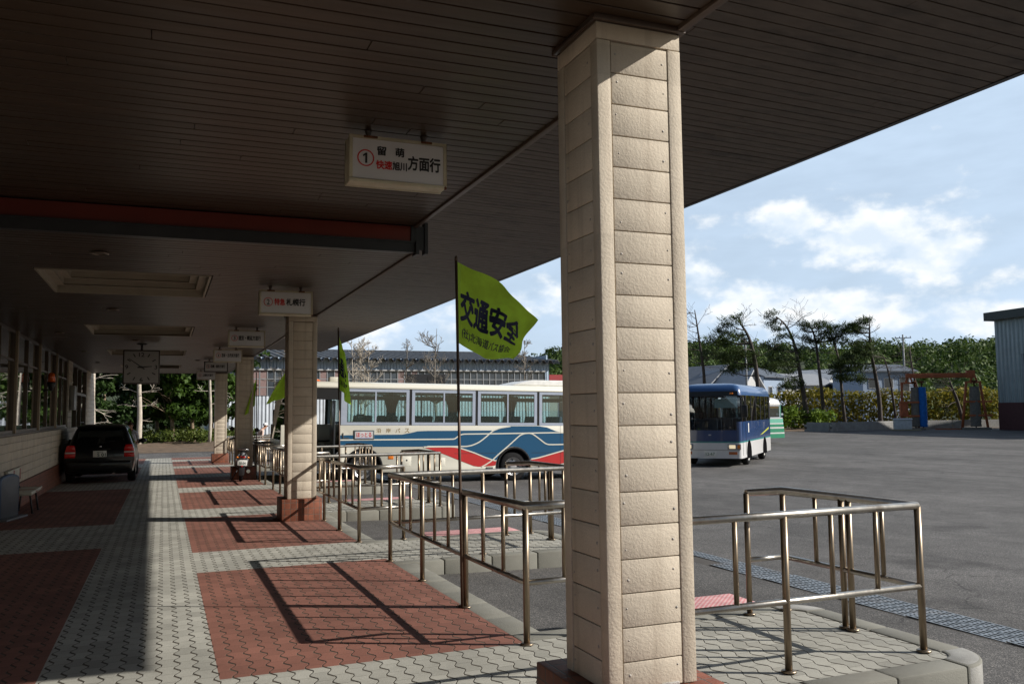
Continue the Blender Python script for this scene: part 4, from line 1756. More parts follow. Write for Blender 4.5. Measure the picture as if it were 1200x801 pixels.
    for x, z, w_, hh in ((3.40, .50, .30, .27), (4.43, .47, .30, .25)):
        mb = MB()
        mb.box(x, x + w_, -h - .003, -h, z, z + hh)
        c = mb.build('hatch', CREAM, root, bevel=.003)
        mb = MB()
        mb.lathe([(0, -h - .006), (.025, -h - .006), (.028, -h)], (x + w_ * .55, 0, z + hh * .6), 'y', 10)
        mb.build('latch', BLACK, c)
    mb = MB()
    mb.box(2.08, 2.30, -h + .02, -h + .026, 1.76, 1.98)
    f = mb.build('window_notice', mat('notice_dark', (.05, .12, .11), .5), root)
    mb = MB()
    mb.box(2.06, 2.32, -h + .018, -h + .019, 1.70, 1.75)
    mb.box(2.13, 2.25, -h + .017, -h + .0195, 1.87, 1.93)
    mb.build('white_strip', WHITE, f)
    mb = MB()
    mb.box(6.02, 6.22, -h - .02, -h, .37, .43)
    mb.box(1.70, 1.72, -h - .02, -h - .004, 1.30, 1.45)
    mb.box(1.72, 1.88, -h - .02, -h - .004, 1.30, 1.315)
    mb.build('side_fitting', mat('fitting', (.10, .10, .09), .5), root)
    mb = MB()
    mb.box(8.455, 8.461, -h - .0095, -h - .009, .46, sill)
    mb.box(5.0, 6.32, -h - .0095, -h - .009, .838, .846)
    mb.box(7.48, 9.7, -h - .0095, -h - .009, .838, .846)
    mb.build('panel_seam', mat('seam', (.04, .04, .05), .7), root)


coach()


# ------------------------------------------------------------------ smaller buses: a body lofted over a rounded shell
def small_bus(name, loc, rz, label, group, L, Wd, H, cols, sill, wtop, bands, rear=False, front=True, rlean=0.0):
    """local: +y is forward, x across, z up"""
    h = Wd / 2
    root = empty(name, loc, rz, label, 'bus', group)
    M_low, M_up, M_roof = cols
    fa, ra = L / 2 - 1.55, -L / 2 + 1.75
    R_ = .40
    lean = .10
    # lower body in horizontal bands of paint
    for bi, (z0, z1, m_, inset) in enumerate(bands):
        mb = MB()
        rows = []
        for z in (z0, z1):
            k = (z - .25) / (sill - .25)
            f = lean * max(0, k) * .25
            r = .16
            pts = []
            for (cx, cy, a0) in ((h - r, L / 2 - r, 0), (-h + r, L / 2 - r, 90), (-h + r, -L / 2 + r, 180), (h - r, -L / 2 + r, 270)):
                for j in range(6):
                    t = R(a0 + 18 * j)
                    yy = cy + r * math.sin(t)
                    if yy > 0:
                        yy -= f
                    else:
                        yy += rlean * max(0, (z - .6) / (H - .6))
                    pts.append((cx + r * math.cos(t), yy, z))
            rows.append(pts)
        mb.grid(rows, 0, True, True)
        if front and bi == len(bands) - 1:
            del mb.f[5], mb.mi[5], mb.sm[5]
        b = mb.build('body_band', m_, root, fix=False)
        b.data.set_sharp_from_angle(angle=R(40))
    # sill shelf and floor
    mb = MB()
    mb.box(-h + .05, h - .05, -L / 2 + .06, L / 2 - .12, .45, .62)
    mb.build('floor', INTER, root)
    # upper shell: roof, corner posts
    mb = MB()
    rows = []
    for z, ins, f in ((wtop, .0, 0), (wtop + .10, .012, .02), (H - .24, .04, .06), (H - .13, .10, .13), (H - .05, .24, .27), (H - .01, .45, .55), (H + .012, .75, 1.0)):
        r = max(.06, .22 - ins * .2)
        pts = []
        hh, LL = h - ins, L / 2 - f
        for (cx, cy, a0) in ((hh - r, LL - r - lean, 0), (-hh + r, LL - r - lean, 90), (-hh + r, -LL + r + rlean * (z - .6) / (H - .6), 180), (hh - r, -LL + r + rlean * (z - .6) / (H - .6), 270)):
            for j in range(6):
                t = R(a0 + 18 * j)
                pts.append((cx + r * math.cos(t), cy + r * math.sin(t), z))
        rows.append(pts)
    mb.grid(rows, 0, True, True)
    b = len(mb.v) - 24
    mb.f.append(tuple(b + i for i in range(24)))
    mb.mi.append(0)
    mb.sm.append(True)
    mb.build('roof', M_roof, root)
    # side windows
    n = 5
    ys = [L / 2 - 1.15 - (L - 1.5) * i / n for i in range(n + 1)]
    for s in (-1, 1):
        x0, x1 = (h - .05, h - .002) if s > 0 else (-h + .002, -h + .05)
        for ya, yb in [(y - .05, y + .05) for y in ys] + [(L / 2 - .34, L / 2 - .22), (-L / 2 + .05 + rlean, -L / 2 + .34 + rlean * .4)]:
            mb = MB()
            mb.box(x0, x1, ya, yb, sill, wtop)
            mb.build('window_post', BLACK if front else M_up, root)
    for s in (-1, 1):
        for a, b_ in zip([L / 2 - .24] + ys, ys + [-L / 2 + .3]):
            if a - b_ < .25:
                continue
            g = MB()
            x = s * (h - .016)
            g.quad([(x, a, sill), (x, b_, sill), (x, b_, wtop), (x, a, wtop)])
            w_ = g.build('window', DTINT, root, fix=False)
            if rear:
                fr = MB()
                xo, xi = sorted((s * (h + .004), s * (h - .012)))
                for p, q in ((b_ + .03, b_ + .07), (a - .07, a - .03)):
                    fr.box(xo, xi, p, q, sill + .02, wtop - .02)
                fr.box(xo, xi, b_ + .03, a - .03, sill + .0, sill + .04)
                fr.box(xo, xi, b_ + .03, a - .03, wtop - .06, wtop - .02)
                fr.build('frame', SILV, w_)
    # windscreen and rear window
    g = MB()
    y0, y1 = L / 2 - .012, L / 2 - lean + .012
    nn = 8
    def scr(z, y, hw):
        return [(hw * (-1 + 2 * j / nn), y - .05 * abs(-1 + 2 * j / nn) ** 5, z) for j in range(nn + 1)]
    zs = sill - .30
    g.grid([scr(zs, y0 + .004, h - .10), scr(wtop - .02, y1 + .004, h - .13)], 0, True)
    sc_ = g.build('windscreen', DTINT if not front else glass('screen_glass', (.62, .72, .76), .7, .15, (.02, .03, .04), .12), root, fix=False)
    g = MB()
    g.quad([(-h + .15, -L / 2 + .0, sill), (h - .15, -L / 2 + .0, sill), (h - .15, -L / 2 + .02, wtop), (-h + .15, -L / 2 + .02, wtop)])
    g.build('rear_window', DTINT, root, fix=False)
    if front:
        # dark band over the screen, seats, wipers, lamps
        mb = MB()
        rows = [[(p[0], p[1] + .022, p[2]) for p in scr(wtop - .03, y1 + .004, h - .10)], [(p[0], p[1] + .022, p[2]) for p in scr(wtop + .15, y1 - .03, h - .12)]]
        mb.grid(rows)
        mb.build('header_band', BLACK, root, fix=False)
        for s in (-1, 1):
            mb = MB()
            mb.box(s * .80 - .06, s * .80 + .06, y1 - .06, y1 + .035, wtop + .03, wtop + .09)
            mb.build('marker_lamp', AMBER, root, bevel=.01)
    for i in range(6):
        for x in (-.75, -.3, .3, .75):
            y = L / 2 - 1.9 - i * .78
            s = MB()
            s.box(x - .19, x + .19, y - .10, y, 1.0, 1.72)
            s.box(x - .19, x + .19, y, y + .36, .95, 1.10)
            s.build('seat', mat('grey_seat', (.30, .33, .37), .8), root, bevel=.05)
    # wheels
    for y in (fa, ra):
        for s in (-1, 1):
            wheel_x(root, s * (h - .14), y, R_, R_, .24, s)
        for s in (-1, 1):
            mb = MB()
            rows = []
            for j in range(19):
                t = R(180 * j / 18)
                rows.append([(s * (h + o_), y + q * math.cos(t), .40 + q * math.sin(t)) for q, o_ in ((.515, .004), (.44, .006), (.43, -.2))])
            rows = [[(s * (h + .004), y + .515, .25), (s * (h + .006), y + .44, .25), (s * (h - .2), y + .43, .25)]] + rows + [[(s * (h + .004), y - .515, .25), (s * (h + .006), y - .44, .25), (s * (h - .2), y - .43, .25)]]
            mb.grid(rows)
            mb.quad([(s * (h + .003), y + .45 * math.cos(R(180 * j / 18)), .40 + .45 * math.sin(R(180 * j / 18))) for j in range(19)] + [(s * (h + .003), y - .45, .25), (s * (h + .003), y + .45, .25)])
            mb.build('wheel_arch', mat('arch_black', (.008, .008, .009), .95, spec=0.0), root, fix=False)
    return root


def wheel_x(parent, x, y, z, r, w, s):
    o = wheel(parent, x, y, z, r, w, RIM_W, s)
    o.rotation_euler = (0, 0, R(-90))
    return o


def blue_bus():
    DB = mat('deep_blue_paint', (.018, .050, .15), .25, coat=.5, var=.03, scale=1.0)
    MBL = mat('mid_blue_paint', (.032, .085, .215), .3, coat=.4, var=.03, scale=1.0)
    WHB = mat('bus_white', (.66, .66, .66), .3, coat=.4, var=.04)
    TEAL = mat('teal_line', (.02, .20, .20), .35)
    L, Wd, H = 7.0, 2.26, 3.03
    a = R(47.0)
    fwd = Vector((-math.sin(a), -math.cos(a), 0))
    ctr = Vector((19.55, 27.55, 0)) - fwd * (L / 2 - 1.45)
    rz = math.atan2(fwd.y, fwd.x) - math.pi / 2
    bands = [(.30, .86, WHB, 0), (.86, .91, TEAL, 0), (.91, 1.32, DB, 0), (1.32, 1.62, DB, 0)]
    r = small_bus('small_bus', (ctr.x, ctr.y, -.525), rz, 'small blue and white bus driving towards the camera with lit headlamps', None,
                  L, Wd, H, (WHB, DB, MBL), 1.62, 2.58, bands)
    h = Wd / 2
    y = L / 2
    for s in (-1, 1):
        mb = MB()
        mb.box(s * .86 - .24, s * .86 + .24, y - .08, y + .012, .62, .82)
        hl = mb.build('headlamp', mat('lamp_housing', (.30, .30, .32), .2, .5), r, bevel=.02)
        lm = bpy.data.materials.get('lit_lamp')
        if lm is None:
            lm = bpy.data.materials.new('lit_lamp')
            lm.use_nodes = True
            bs = lm.node_tree.nodes['Principled BSDF']
            bs.inputs['Base Color'].default_value = (.9, .8, .6, 1)
            bs.inputs['Emission Color'].default_value = (1, .80, .50, 1)
            bs.inputs['Emission Strength'].default_value = .55
        mb = MB()
        mb.box(s * .80 - .11, s * .80 + .11, y + .008, y + .02, .655, .785)
        mb.build('lamp_glass', lm, hl, bevel=.02)
        mb = MB()
        mb.box(s * 1.03 - .05, s * 1.03 + .05, y - .07, y + .016, .65, .79)
        mb.build('turn_lamp', AMBER, hl, bevel=.01)
        mb = MB()
        mb.box(s * .82 - .15, s * .82 + .15, y - .05, y + .012, .44, .54)
        mb.build('fog_lamp', mat('fog_amber', (.45, .12, .03), .3), r, bevel=.01)
        # mirrors
        mb = MB()
        mb.tube([(s * (h - .12), y - .16, 2.52), (s * (h + .10), y + .12, 2.50), (s * (h + .16), y + .12, 2.2)], .022, 8)
        mb.build('mirror_arm', BLACK, r)
        mb = MB()
        mb.box(s * (h + .16) - .10, s * (h + .16) + .10, y + .04, y + .13, 1.78, 2.22)
        mb.build('mirror', BLACK, r, bevel=.03)
        mb = MB()
        mb.tube([(s * .08, y + .02, 1.33), (s * .55, y + .03, 1.42), (s * .80, y + .02, 1.40)], .014, 6)
        mb.build('wiper', BLACK, r)
    mb = MB()
    mb.box(-.22, .22, y + .001, y + .014, .38, .58)
    p = mb.build('number_plate', PLATE, r, bevel=.006)
    text('12-67', (.16, y + .0155, .41), (-1, 0, 0), (0, 0, 1), .32, .10, mat('plate_green', (.03, .12, .06), .5), p, 'lettering', .02)
    mb = MB()
    mb.box(-.05, .05, y - .02, y + .006, 1.12, 1.17)
    mb.build('emblem', mat('emblem_silver', (.4, .42, .45), .3, .8), r, bevel=.015)
    mb = MB()
    mb.box(-h + .06, h - .06, y - .05, y + .009, .595, .602)
    mb.build('bumper_seam', DGREY, r)
    # added pale panel stands in for light seen in the screen; driver's place
    mb = MB()
    mb.box(-.92, -.12, y - .40, y - .37, 2.12, 2.45)
    mb.build('screen_bright_patch', mat('screen_bright_pale', (.66, .80, .75), .5), r)
    mb = MB()
    mb.box(-h + .1, h - .1, y - .75, y - .14, 1.05, 1.30)
    mb.build('dashboard', BLACK, r, bevel=.06)
    # side: entrance door by the front, streak of yellow
    mb = MB()
    x = -h - .004
    for a_, b_ in ((y - .30, y - .27), (y - .95, y - .92)):
        mb.box(x - .002, x + .03, b_ if b_ < a_ else a_, a_ if a_ > b_ else b_, .40, 2.55)
    mb.build('door_seam', BLACK, r)
    mb = MB()
    mb.quad([(x, -.6, 1.02), (x, -2.9, 1.30), (x, -2.9, 1.22), (x, -1.3, 1.05)])
    mb.build('yellow_streak', mat('yellow_paint', (.45, .48, .06), .4), r, fix=False)
    mb = MB()
    mb.box(x, x + .01, 1.9, 2.05, 1.20, 1.55)
    mb.build('side_notice', WHITE, r)
    # driver
    mb = MB()
    mb.ell((-.45 + 1.0, y - 1.15, 1.85), (.11, .12, .15), 12, 8)
    mb.build('driver_headrest', BLACK, r)


blue_bus()


def green_bus():
    WHB = MATS['bus_white']
    GR = mat('mint_paint', (.16, .50, .38), .3, coat=.4, var=.05)
    DG = mat('green_paint', (.03, .26, .15), .3, coat=.4, var=.05)
    L, Wd, H = 6.9, 2.05, 2.72
    # rear overhang shows right of the blue bus
    c = at(893, 517, 51.0)
    rz = R(90 + 2)
    fwd = Vector((-math.sin(rz), math.cos(rz), 0))
    ctr = Vector((c.x, c.y, 0)) + fwd * (L / 2 - 1.75) + Vector((0, 1.0, 0))
    bands = [(.30, .55, DG, 0), (.55, .63, WHB, 0), (.63, .86, DG, 0), (.86, .95, WHB, 0), (.95, 1.12, DG, 0), (1.12, 1.19, WHB, 0), (1.19, 1.44, GR, 0), (1.44, 1.50, WHB, 0)]
    r = small_bus('small_bus', (ctr.x, ctr.y, -.53), rz, 'green and white small bus whose rear end shows behind the blue bus', None, L, Wd, H,
                  (GR, GR, WHB), 1.50, 2.26, bands, rear=True, front=False, rlean=.26)
    x = Wd / 2
    text('沿岸', (x + .004, -L / 2 + 1.9, 1.25), (0, -1, 0), (0, 0, 1), .5, .12, DGREY, r, 'lettering', .02)
    text('沿岸', (-x - .004, -L / 2 + 1.3, 1.25), (0, 1, 0), (0, 0, 1), .5, .14, DGREY, r, 'lettering', .02)


green_bus()


# ------------------------------------------------------------------ black estate car seen from behind
def car():
    root = empty('parked_car', (-1.575, 25.75, -.235), label='black estate car parked under the canopy close to the station wall', cat='car')
    PNT = mat('black_car_paint', (.005, .006, .008), .3, coat=.4, var=.02, spec=.35)
    # local: y forward (away from camera), rear bumper at y=0
    L = 4.45
    st = [  # y, half width low, half width mid, z bottom, z belt, z roof, half width belt, half width roof
        (0.00, .70, .76, .34, .92, .94, .70, .66),
        (0.06, .80, .845, .28, .97, 1.02, .78, .70),
        (0.22, .82, .866, .24, .99, 1.22, .815, .66),
        (0.50, .83, .868, .22, .985, 1.50, .82, .605),
        (0.85, .83, .868, .22, .975, 1.565, .82, .60),
        (1.60, .83, .868, .22, .96, 1.575, .82, .61),
        (2.20, .83, .868, .22, .95, 1.56, .82, .61),
        (2.55, .83, .868, .22, .945, 1.47, .82, .62),
        (3.25, .83, .868, .22, .93, .99, .815, .70),
        (3.40, .83, .865, .22, .915, .94, .80, .72),
        (4.10, .82, .85, .24, .80, .83, .74, .68),
        (4.38, .76, .79, .30, .68, .70, .68, .6),
        (4.45, .66, .70, .36, .58, .60, .60, .5)]
    mb = MB()
    rows = []
    for y, wl, wm, zb, ze, zr, we, wr in st:
        half = [(wl - .12, zb), (wl, zb + .06), (wm, zb + .30), (wm, ze - .20), (we + .02, ze - .03), (we, ze), (wr + .03, max(ze + .003, zr - .09)), (wr - .03, max(ze + .006, zr - .025)), (wr - .22, zr)]
        rows.append([(x, y, z) for x, z in half] + [(-x, y, z) for x, z in reversed(half)])
    mb.grid(rows, 0, True, True)
    n = len(rows[0])
    for b, rev in ((0, False), ((len(rows) - 1) * n, True)):
        idx = [b + i for i in range(n)]
        mb.f.append(tuple(reversed(idx)) if rev else tuple(idx))
        mb.mi.append(0)
        mb.sm.append(False)
    o = mb.build('body', PNT, root)
    o.data.set_sharp_from_angle(angle=R(42))
    CG = mat('car_glass', (.012, .015, .016), .05, coat=1.0, var=.02, spec=.9)
    def on(y, k, side):
        for a, b in zip(st[:-1], st[1:]):
            if a[0] <= y <= b[0]:
                t = (y - a[0]) / (b[0] - a[0])
                q = [a[i] + (b[i] - a[i]) * t for i in range(8)]
                x = q[6] + (q[7] + .03 - q[6]) * k
                z = q[4] + (q[5] - .09 - q[4]) * k
                return (side * (x + .006), y, z + .004)
    for s in (-1, 1):
        for ya, yb in ((.62, 1.42), (1.48, 2.22), (2.28, 2.95)):
            g = MB()
            rws = [[on(ya + (yb - ya) * j / 6, k, s) for j in range(7)] for k in (.10, .5, .90)]
            g.grid(rws)
            g.build('side_window', CG, root, fix=False)
    # tailgate window
    g = MB()
    g.grid([[(-.60 + 1.2 * j / 6, .10 - .015 + .02 * abs(j - 3) / 3, 1.055) for j in range(7)], [(-.545 + 1.09 * j / 6, .385 - .02, 1.40) for j in range(7)]])
    g.build('rear_window', mat('car_rear_glass', (.03, .036, .036), .06, coat=1.0, var=.02, spec=.9), root, fix=False)
    mb = MB()
    mb.box(-.60, .60, .30, .50, 1.50, 1.535)
    mb.build('roof_spoiler', PNT, root, bevel=.015)
    for s in (-1, 1):
        mb = MB()
        mb.prism([(s * .60, .70), (s * .855, .70), (s * .845, .80), (s * .59, .80)], -.015, .16, 'y', 0)
        mb.prism([(s * .595, .803), (s * .85, .803), (s * .845, .858), (s * .585, .858)], -.012, .155, 'y', 1)
        mb.prism([(s * .585, .861), (s * .845, .861), (s * .80, 1.03), (s * .62, 1.03)], -.005, .15, 'y', 0)
        mb.build('tail_lamp', [REDL, mat('clear_lens', (.5, .5, .5), .2, coat=.5)], root, bevel=.008)
        mb = MB()
        mb.tube([(s * .86, 2.85, .98), (s * .95, 2.85, 1.02)], .025, 8)
        mb.ell((s * .99, 2.85, 1.05), (.12, .07, .075), 12, 8)
        mb.build('mirror', PNT, root)
        mb = MB()
        mb.tube([(s * .56, .75, 1.585), (s * .565, .85, 1.625), (s * .57, 2.0, 1.63), (s * .57, 2.1, 1.585)], .014, 8)
        mb.build('roof_rail', BLACK, root)
        for y in (.88, 3.42):
            w_ = wheel(root, s * .77, y, .315, .315, .20, RIM_S, s)
            w_.rotation_euler = (0, 0, R(-90))
            mb = MB()
            mb.quad([(s * .872, y + .37 * math.cos(R(180 * j / 14)), .30 + .37 * math.sin(R(180 * j / 14))) for j in range(15)] + [(s * .872, y - .37, .24), (s * .872, y + .37, .24)])
            mb.build('wheel_arch', BLACK, root, fix=False)
    mb = MB()
    mb.box(-.78, .78, -.075, .12, .36, .60)
    mb.build('rear_bumper', PNT, root, bevel=.04, seg=3)
    mb = MB()
    mb.box(-.165, .165, -.022, -.004, .71, .875)
    p = mb.build('number_plate', PLATE, root, bevel=.004)
    text('5 01', (-.06, -.0235, .725), (1, 0, 0), (0, 0, 1), .20, .085, mat('plate_ink', (.02, .07, .05), .5), p, 'lettering', .03)
    text('旭川', (-.08, -.0235, .825), (1, 0, 0), (0, 0, 1), .15, .032, MATS['plate_ink'], p, 'lettering', .01)
    mb = MB()
    mb.box(-.25, .25, -.02, .05, .90, .935)
    mb.build('tailgate_handle', PNT, root, bevel=.01)
    mb = MB()
    mb.ell((0, .035, .985), (.035, .012, .022), 12, 6)
    mb.build('emblem', CHROME, root)
    mb = MB()
    mb.tube([(-.02, .085, 1.06), (.25, .13, 1.13), (.42, .15, 1.10)], .009, 6)
    mb.build('rear_wiper', BLACK, root)
    mb = MB()
    mb.cyl((.35, -.06, .25), (.35, .3, .25), .035, 12)
    mb.build('exhaust', CHROME, root)
    mb = MB()
    for x in (-.36, .36):
        mb.prism([(1.75, .95), (1.9, .95), (1.86, 1.36), (1.76, 1.36)], x - .2, x + .2, 'x')
    mb.build('front_seat', BLACK, root, bevel=.04)


car()


# ------------------------------------------------------------------ scooter
def scooter():
    r = empty('scooter', (1.93, 24.15, walk_z(24.3)), label='grey and black motor scooter parked in front of the shaded third column', cat='scooter', rot=(0, R(4), R(-4)))
    r.scale = (1.08, 1.08, 1.08)
    SG = mat('scooter_grey', (.33, .34, .36), .3, .4, coat=.5)
    BP = mat('scooter_black', (.02, .02, .022), .4)
    for y, nm in ((.22, 'rear_wheel'), (1.42, 'front_wheel')):
        o = empty(nm, (0, y, .22))
        o.parent = r
        mb = MB()
        mb.lathe([(.13, -.045), (.20, -.045), (.22, -.015), (.22, .015), (.20, .045), (.13, .045)], (0, 0, 0), 'x', 24, cap=False)
        mb.build('tyre', RUBBER, o)
        mb = MB()
        mb.lathe([(.13, .035), (.11, .02), (.03, .03), (0, .03)], (0, 0, 0), 'x', 20, cap=False)
        mb.lathe([(.13, -.035), (.11, -.02), (.03, -.03), (0, -.03)], (0, 0, 0), 'x', 20, cap=False)
        mb.build('rim', RIM_S, o)
    mb = MB()
    rows = []
    for y, w_, z0, z1 in ((-.02, .05, .58, .66), (.06, .11, .50, .72), (.25, .15, .42, .74), (.55, .17, .32, .72), (.78, .16, .26, .60), (.84, .12, .25, .40)):
        rows.append([(w_ * .75 * math.cos(t) * (1.25 if math.sin(t) < .3 else 1), y, .5 * (z0 + z1) + .5 * (z1 - z0) * math.sin(t)) for t in [2 * math.pi * j / 14 for j in range(14)]])
    mb.grid(rows, 0, True, True)
    n = 14
    mb.f.append(tuple(range(n)))
    mb.f.append(tuple(5 * n + j for j in range(n)))
    mb.mi += [0, 0]
    mb.sm += [True, True]
    mb.build('rear_body', SG, r)
    mb = MB()
    mb.box(-.13, .13, .05, .80, .735, .80)
    mb.build('seat', BP, r, bevel=.035, seg=3)
    mb = MB()
    mb.box(-.15, .15, .80, 1.18, .26, .31)
    mb.build('footboard', BP, r, bevel=.02)
    mb = MB()
    rows = []
    for z, y, w_ in ((.28, 1.14, .17), (.5, 1.20, .19), (.75, 1.22, .18), (.92, 1.18, .12)):
        rows.append([(w_ * (-1 + 2 * j / 8), y + .06 * (1 - (abs(-1 + 2 * j / 8)) ** 2), z) for j in range(9)])
    for rw in list(reversed(rows)):
        rows.append([(p[0], p[1] + .03, p[2]) for p in rw])
    mb.grid(rows)
    mb.build('leg_shield', SG, r)
    mb = MB()
    mb.tube([(0, 1.42, .22), (0, 1.30, .6), (0, 1.20, .95)], .03, 10)
    mb.build('fork', BP, r)
    mb = MB()
    mb.ell((0, 1.20, .985), (.12, .11, .085), 14, 8)
    mb.build('headlamp_cowl', BP, r)
    mb = MB()
    mb.tube([(-.34, 1.08, 1.0), (-.2, 1.16, 1.03), (.2, 1.16, 1.03), (.34, 1.08, 1.0)], .017, 8)
    mb.build('handlebar', BP, r)
    for s in (-1, 1):
        mb = MB()
        mb.tube([(s * .24, 1.15, 1.03), (s * .30, 1.14, 1.22)], .008, 6)
        mb.lathe([(0, .012), (.05, .010), (.058, -.006), (.04, -.03), (0, -.035)], (s * .31, 1.13, 1.27), 'y', 16)
        mb.build('mirror', BP, r)
        mb = MB()
        mb.ell((s * .13, -.005, .60), (.032, .03, .026), 12, 8)
        mb.build('turn_lamp', AMBER, r)
    mb = MB()
    mb.box(-.06, .06, -.045, .02, .585, .635)
    mb.build('tail_lamp', REDL, r, bevel=.02)
    mb = MB()
    mb.box(-.115, .115, -.075, -.063, .40, .54)
    p = mb.build('number_plate', PLATE, r, bevel=.005)
    text('38-04', (-.08, -.0765, .43), (1, 0, 0), (0, 0, 1), .16, .06, MATS['plate_ink'], p, 'lettering', .02)
    mb = MB()
    mb.box(-.02, .02, -.07, -.05, .375, .395)
    mb.build('reflector', REDL, r)
    mb = MB()
    mb.box(-.07, .07, -.05, -.02, .15, .44)
    mb.build('mudguard', BP, r, bevel=.01)
    mb = MB()
    mb.cyl((.16, -.02, .27), (.16, .45, .25), .045, 12)
    mb.build('silencer', CHROME, r)
    mb = MB()
    mb.tube([(-.1, .5, .25), (-.22, .45, .0)], .014, 6)
    mb.build('side_stand', BP, r)
    mb = MB()
    mb.tube([(-.12, -.02, .80), (-.12, -.12, .80), (.12, -.12, .80), (.12, -.02, .80)], .012, 6)
    mb.build('rear_carrier', CHROME, r)


scooter()


# ------------------------------------------------------------------ people
def person(name, loc, rz, label, J, cols, bands, hair_col, cap=False, lookdown=0.0, short_hair=True):
    """one skinned body; J joint dict local (y forward). bands: material by body part"""
    verts, radii, edges, part = [], [], [], []
    ix = {}
    def add(k, p, r, parent=None, pt=0):
        ix[k] = len(verts)
        verts.append(p)
        radii.append(r)
        part.append(pt)
        if parent is not None:
            edges.append((ix[parent], ix[k]))
    for k, p, r, par, pt in J:
        add(k, p, r, par, pt)
    me = bpy.data.meshes.new('body')
    me.from_pydata([tuple(v) for v in verts], edges, [])
    o = bpy.data.objects.new('body_source', me)
    COL.objects.link(o)
    md = o.modifiers.new('skin', 'SKIN')
    for i, r in enumerate(radii):
        sv = me.skin_vertices[0].data[i]
        rr = r if isinstance(r, tuple) else (r, r)
        sv.radius = rr
        sv.use_root = (i == 0)
    md.use_smooth_shade = True
    sd_ = o.modifiers.new('sub', 'SUBSURF')
    sd_.levels = 2
    sd_.render_levels = 2
    dg = bpy.context.evaluated_depsgraph_get()
    m2 = bpy.data.meshes.new_from_object(o.evaluated_get(dg))
    bpy.data.objects.remove(o)
    m2.name = 'body'
    m2.materials.clear()
    for m in cols:
        m2.materials.append(m)
    segs = [(Vector(verts[a]), Vector(verts[b]), part[b]) for a, b in edges]
    for f in m2.polygons:
        c = f.center
        best, bi = 1e9, 0
        for a, b, pt in segs:
            d = b - a
            t = max(0, min(1, (c - a).dot(d) / max(1e-9, d.length_squared)))
            q = (c - a - d * t).length
            if q < best:
                best, bi = q, pt
        f.material_index = bi
        f.use_smooth = True
    root = empty(name, loc, rz, label, 'person')
    b = bpy.data.objects.new('body', m2)
    COL.objects.link(b)
    b.parent = root
    return root


def walker_joints(H=1.68, stoop=.12, stride=.28, arm_f=.25):
    """standing / walking figure. parts: 0 trousers 1 shirt 2 skin 3 shoes"""
    k = H / 1.70
    J = []
    def A(n, p, r, par, pt):
        J.append((n, Vector(p) * k, tuple(q * k for q in r) if isinstance(r, tuple) else r * k, par, pt))
    A('pelvis', (0, 0, .92), (.135, .10), None, 0)
    A('waist', (0, .02, 1.05), (.135, .095), 'pelvis', 1)
    A('chest', (0, .05 + stoop * .4, 1.27), (.155, .11), 'waist', 1)
    A('upper', (0, .06 + stoop * .7, 1.40), (.12, .085), 'chest', 1)
    A('neck', (0, .07 + stoop * .95, 1.475), .05, 'upper', 2)
    A('jaw', (0, .105 + stoop * 1.25, 1.53), (.062, .075), 'neck', 2)
    A('face', (0, .105 + stoop * 1.35, 1.60), (.072, .088), 'jaw', 2)
    A('crown', (0, .09 + stoop * 1.35, 1.66), (.068, .082), 'face', 2)
    for s, nm in ((-1, 'L'), (1, 'R')):
        st = stride * (1 if s > 0 else -1) * .5
        A('hip' + nm, (s * .09, 0, .88), (.088, .09), 'pelvis', 0)
        A('knee' + nm, (s * .095, st * .6 + .04, .49), .058, 'hip' + nm, 0)
        A('ankle' + nm, (s * .095, st - .02, .10), .042, 'knee' + nm, 0)
        A('heel' + nm, (s * .095, st - .03, .045), .042, 'ankle' + nm, 3)
        A('toe' + nm, (s * .10, st + .17, .035), (.042, .03), 'heel' + nm, 3)
        af = arm_f * (1 if s < 0 else .55)
        A('sho' + nm, (s * .185, .06 + stoop * .65, 1.37), .058, 'upper', 1)
        A('elb' + nm, (s * .235, .05 + stoop * .5 - .02, 1.10), .043, 'sho' + nm, 1)
        A('wri' + nm, (s * .225, .06 + stoop * .5 + af, .93), .028, 'elb' + nm, 2)
        A('palm' + nm, (s * .22, .075 + stoop * .5 + af * 1.2, .875), (.036, .016), 'wri' + nm, 2)
        for f in range(4):
            yy = .055 + .022 * f + stoop * .5 + af * 1.25
            ln = (.060, .072, .068, .052)[f]
            A('f%d%s' % (f, nm), (s * .217, yy, .845), .0095, 'palm' + nm, 2)
            A('g%d%s' % (f, nm), (s * .212, yy + .008, .845 - ln * .55), .0088, 'f%d%s' % (f, nm), 2)
            A('h%d%s' % (f, nm), (s * .203, yy + .010, .845 - ln), .0078, 'g%d%s' % (f, nm), 2)
        A('t0' + nm, (s * .205, .105 + stoop * .5 + af * 1.2, .885), .011, 'palm' + nm, 2)
        A('t1' + nm, (s * .195, .135 + stoop * .5 + af * 1.2, .855), .009, 't0' + nm, 2)
    return J, k


SKIN_M = mat('skin', (.42, .22, .14), .55, var=.06)
SHOE = mat('dark_shoe', (.03, .028, .026), .6)


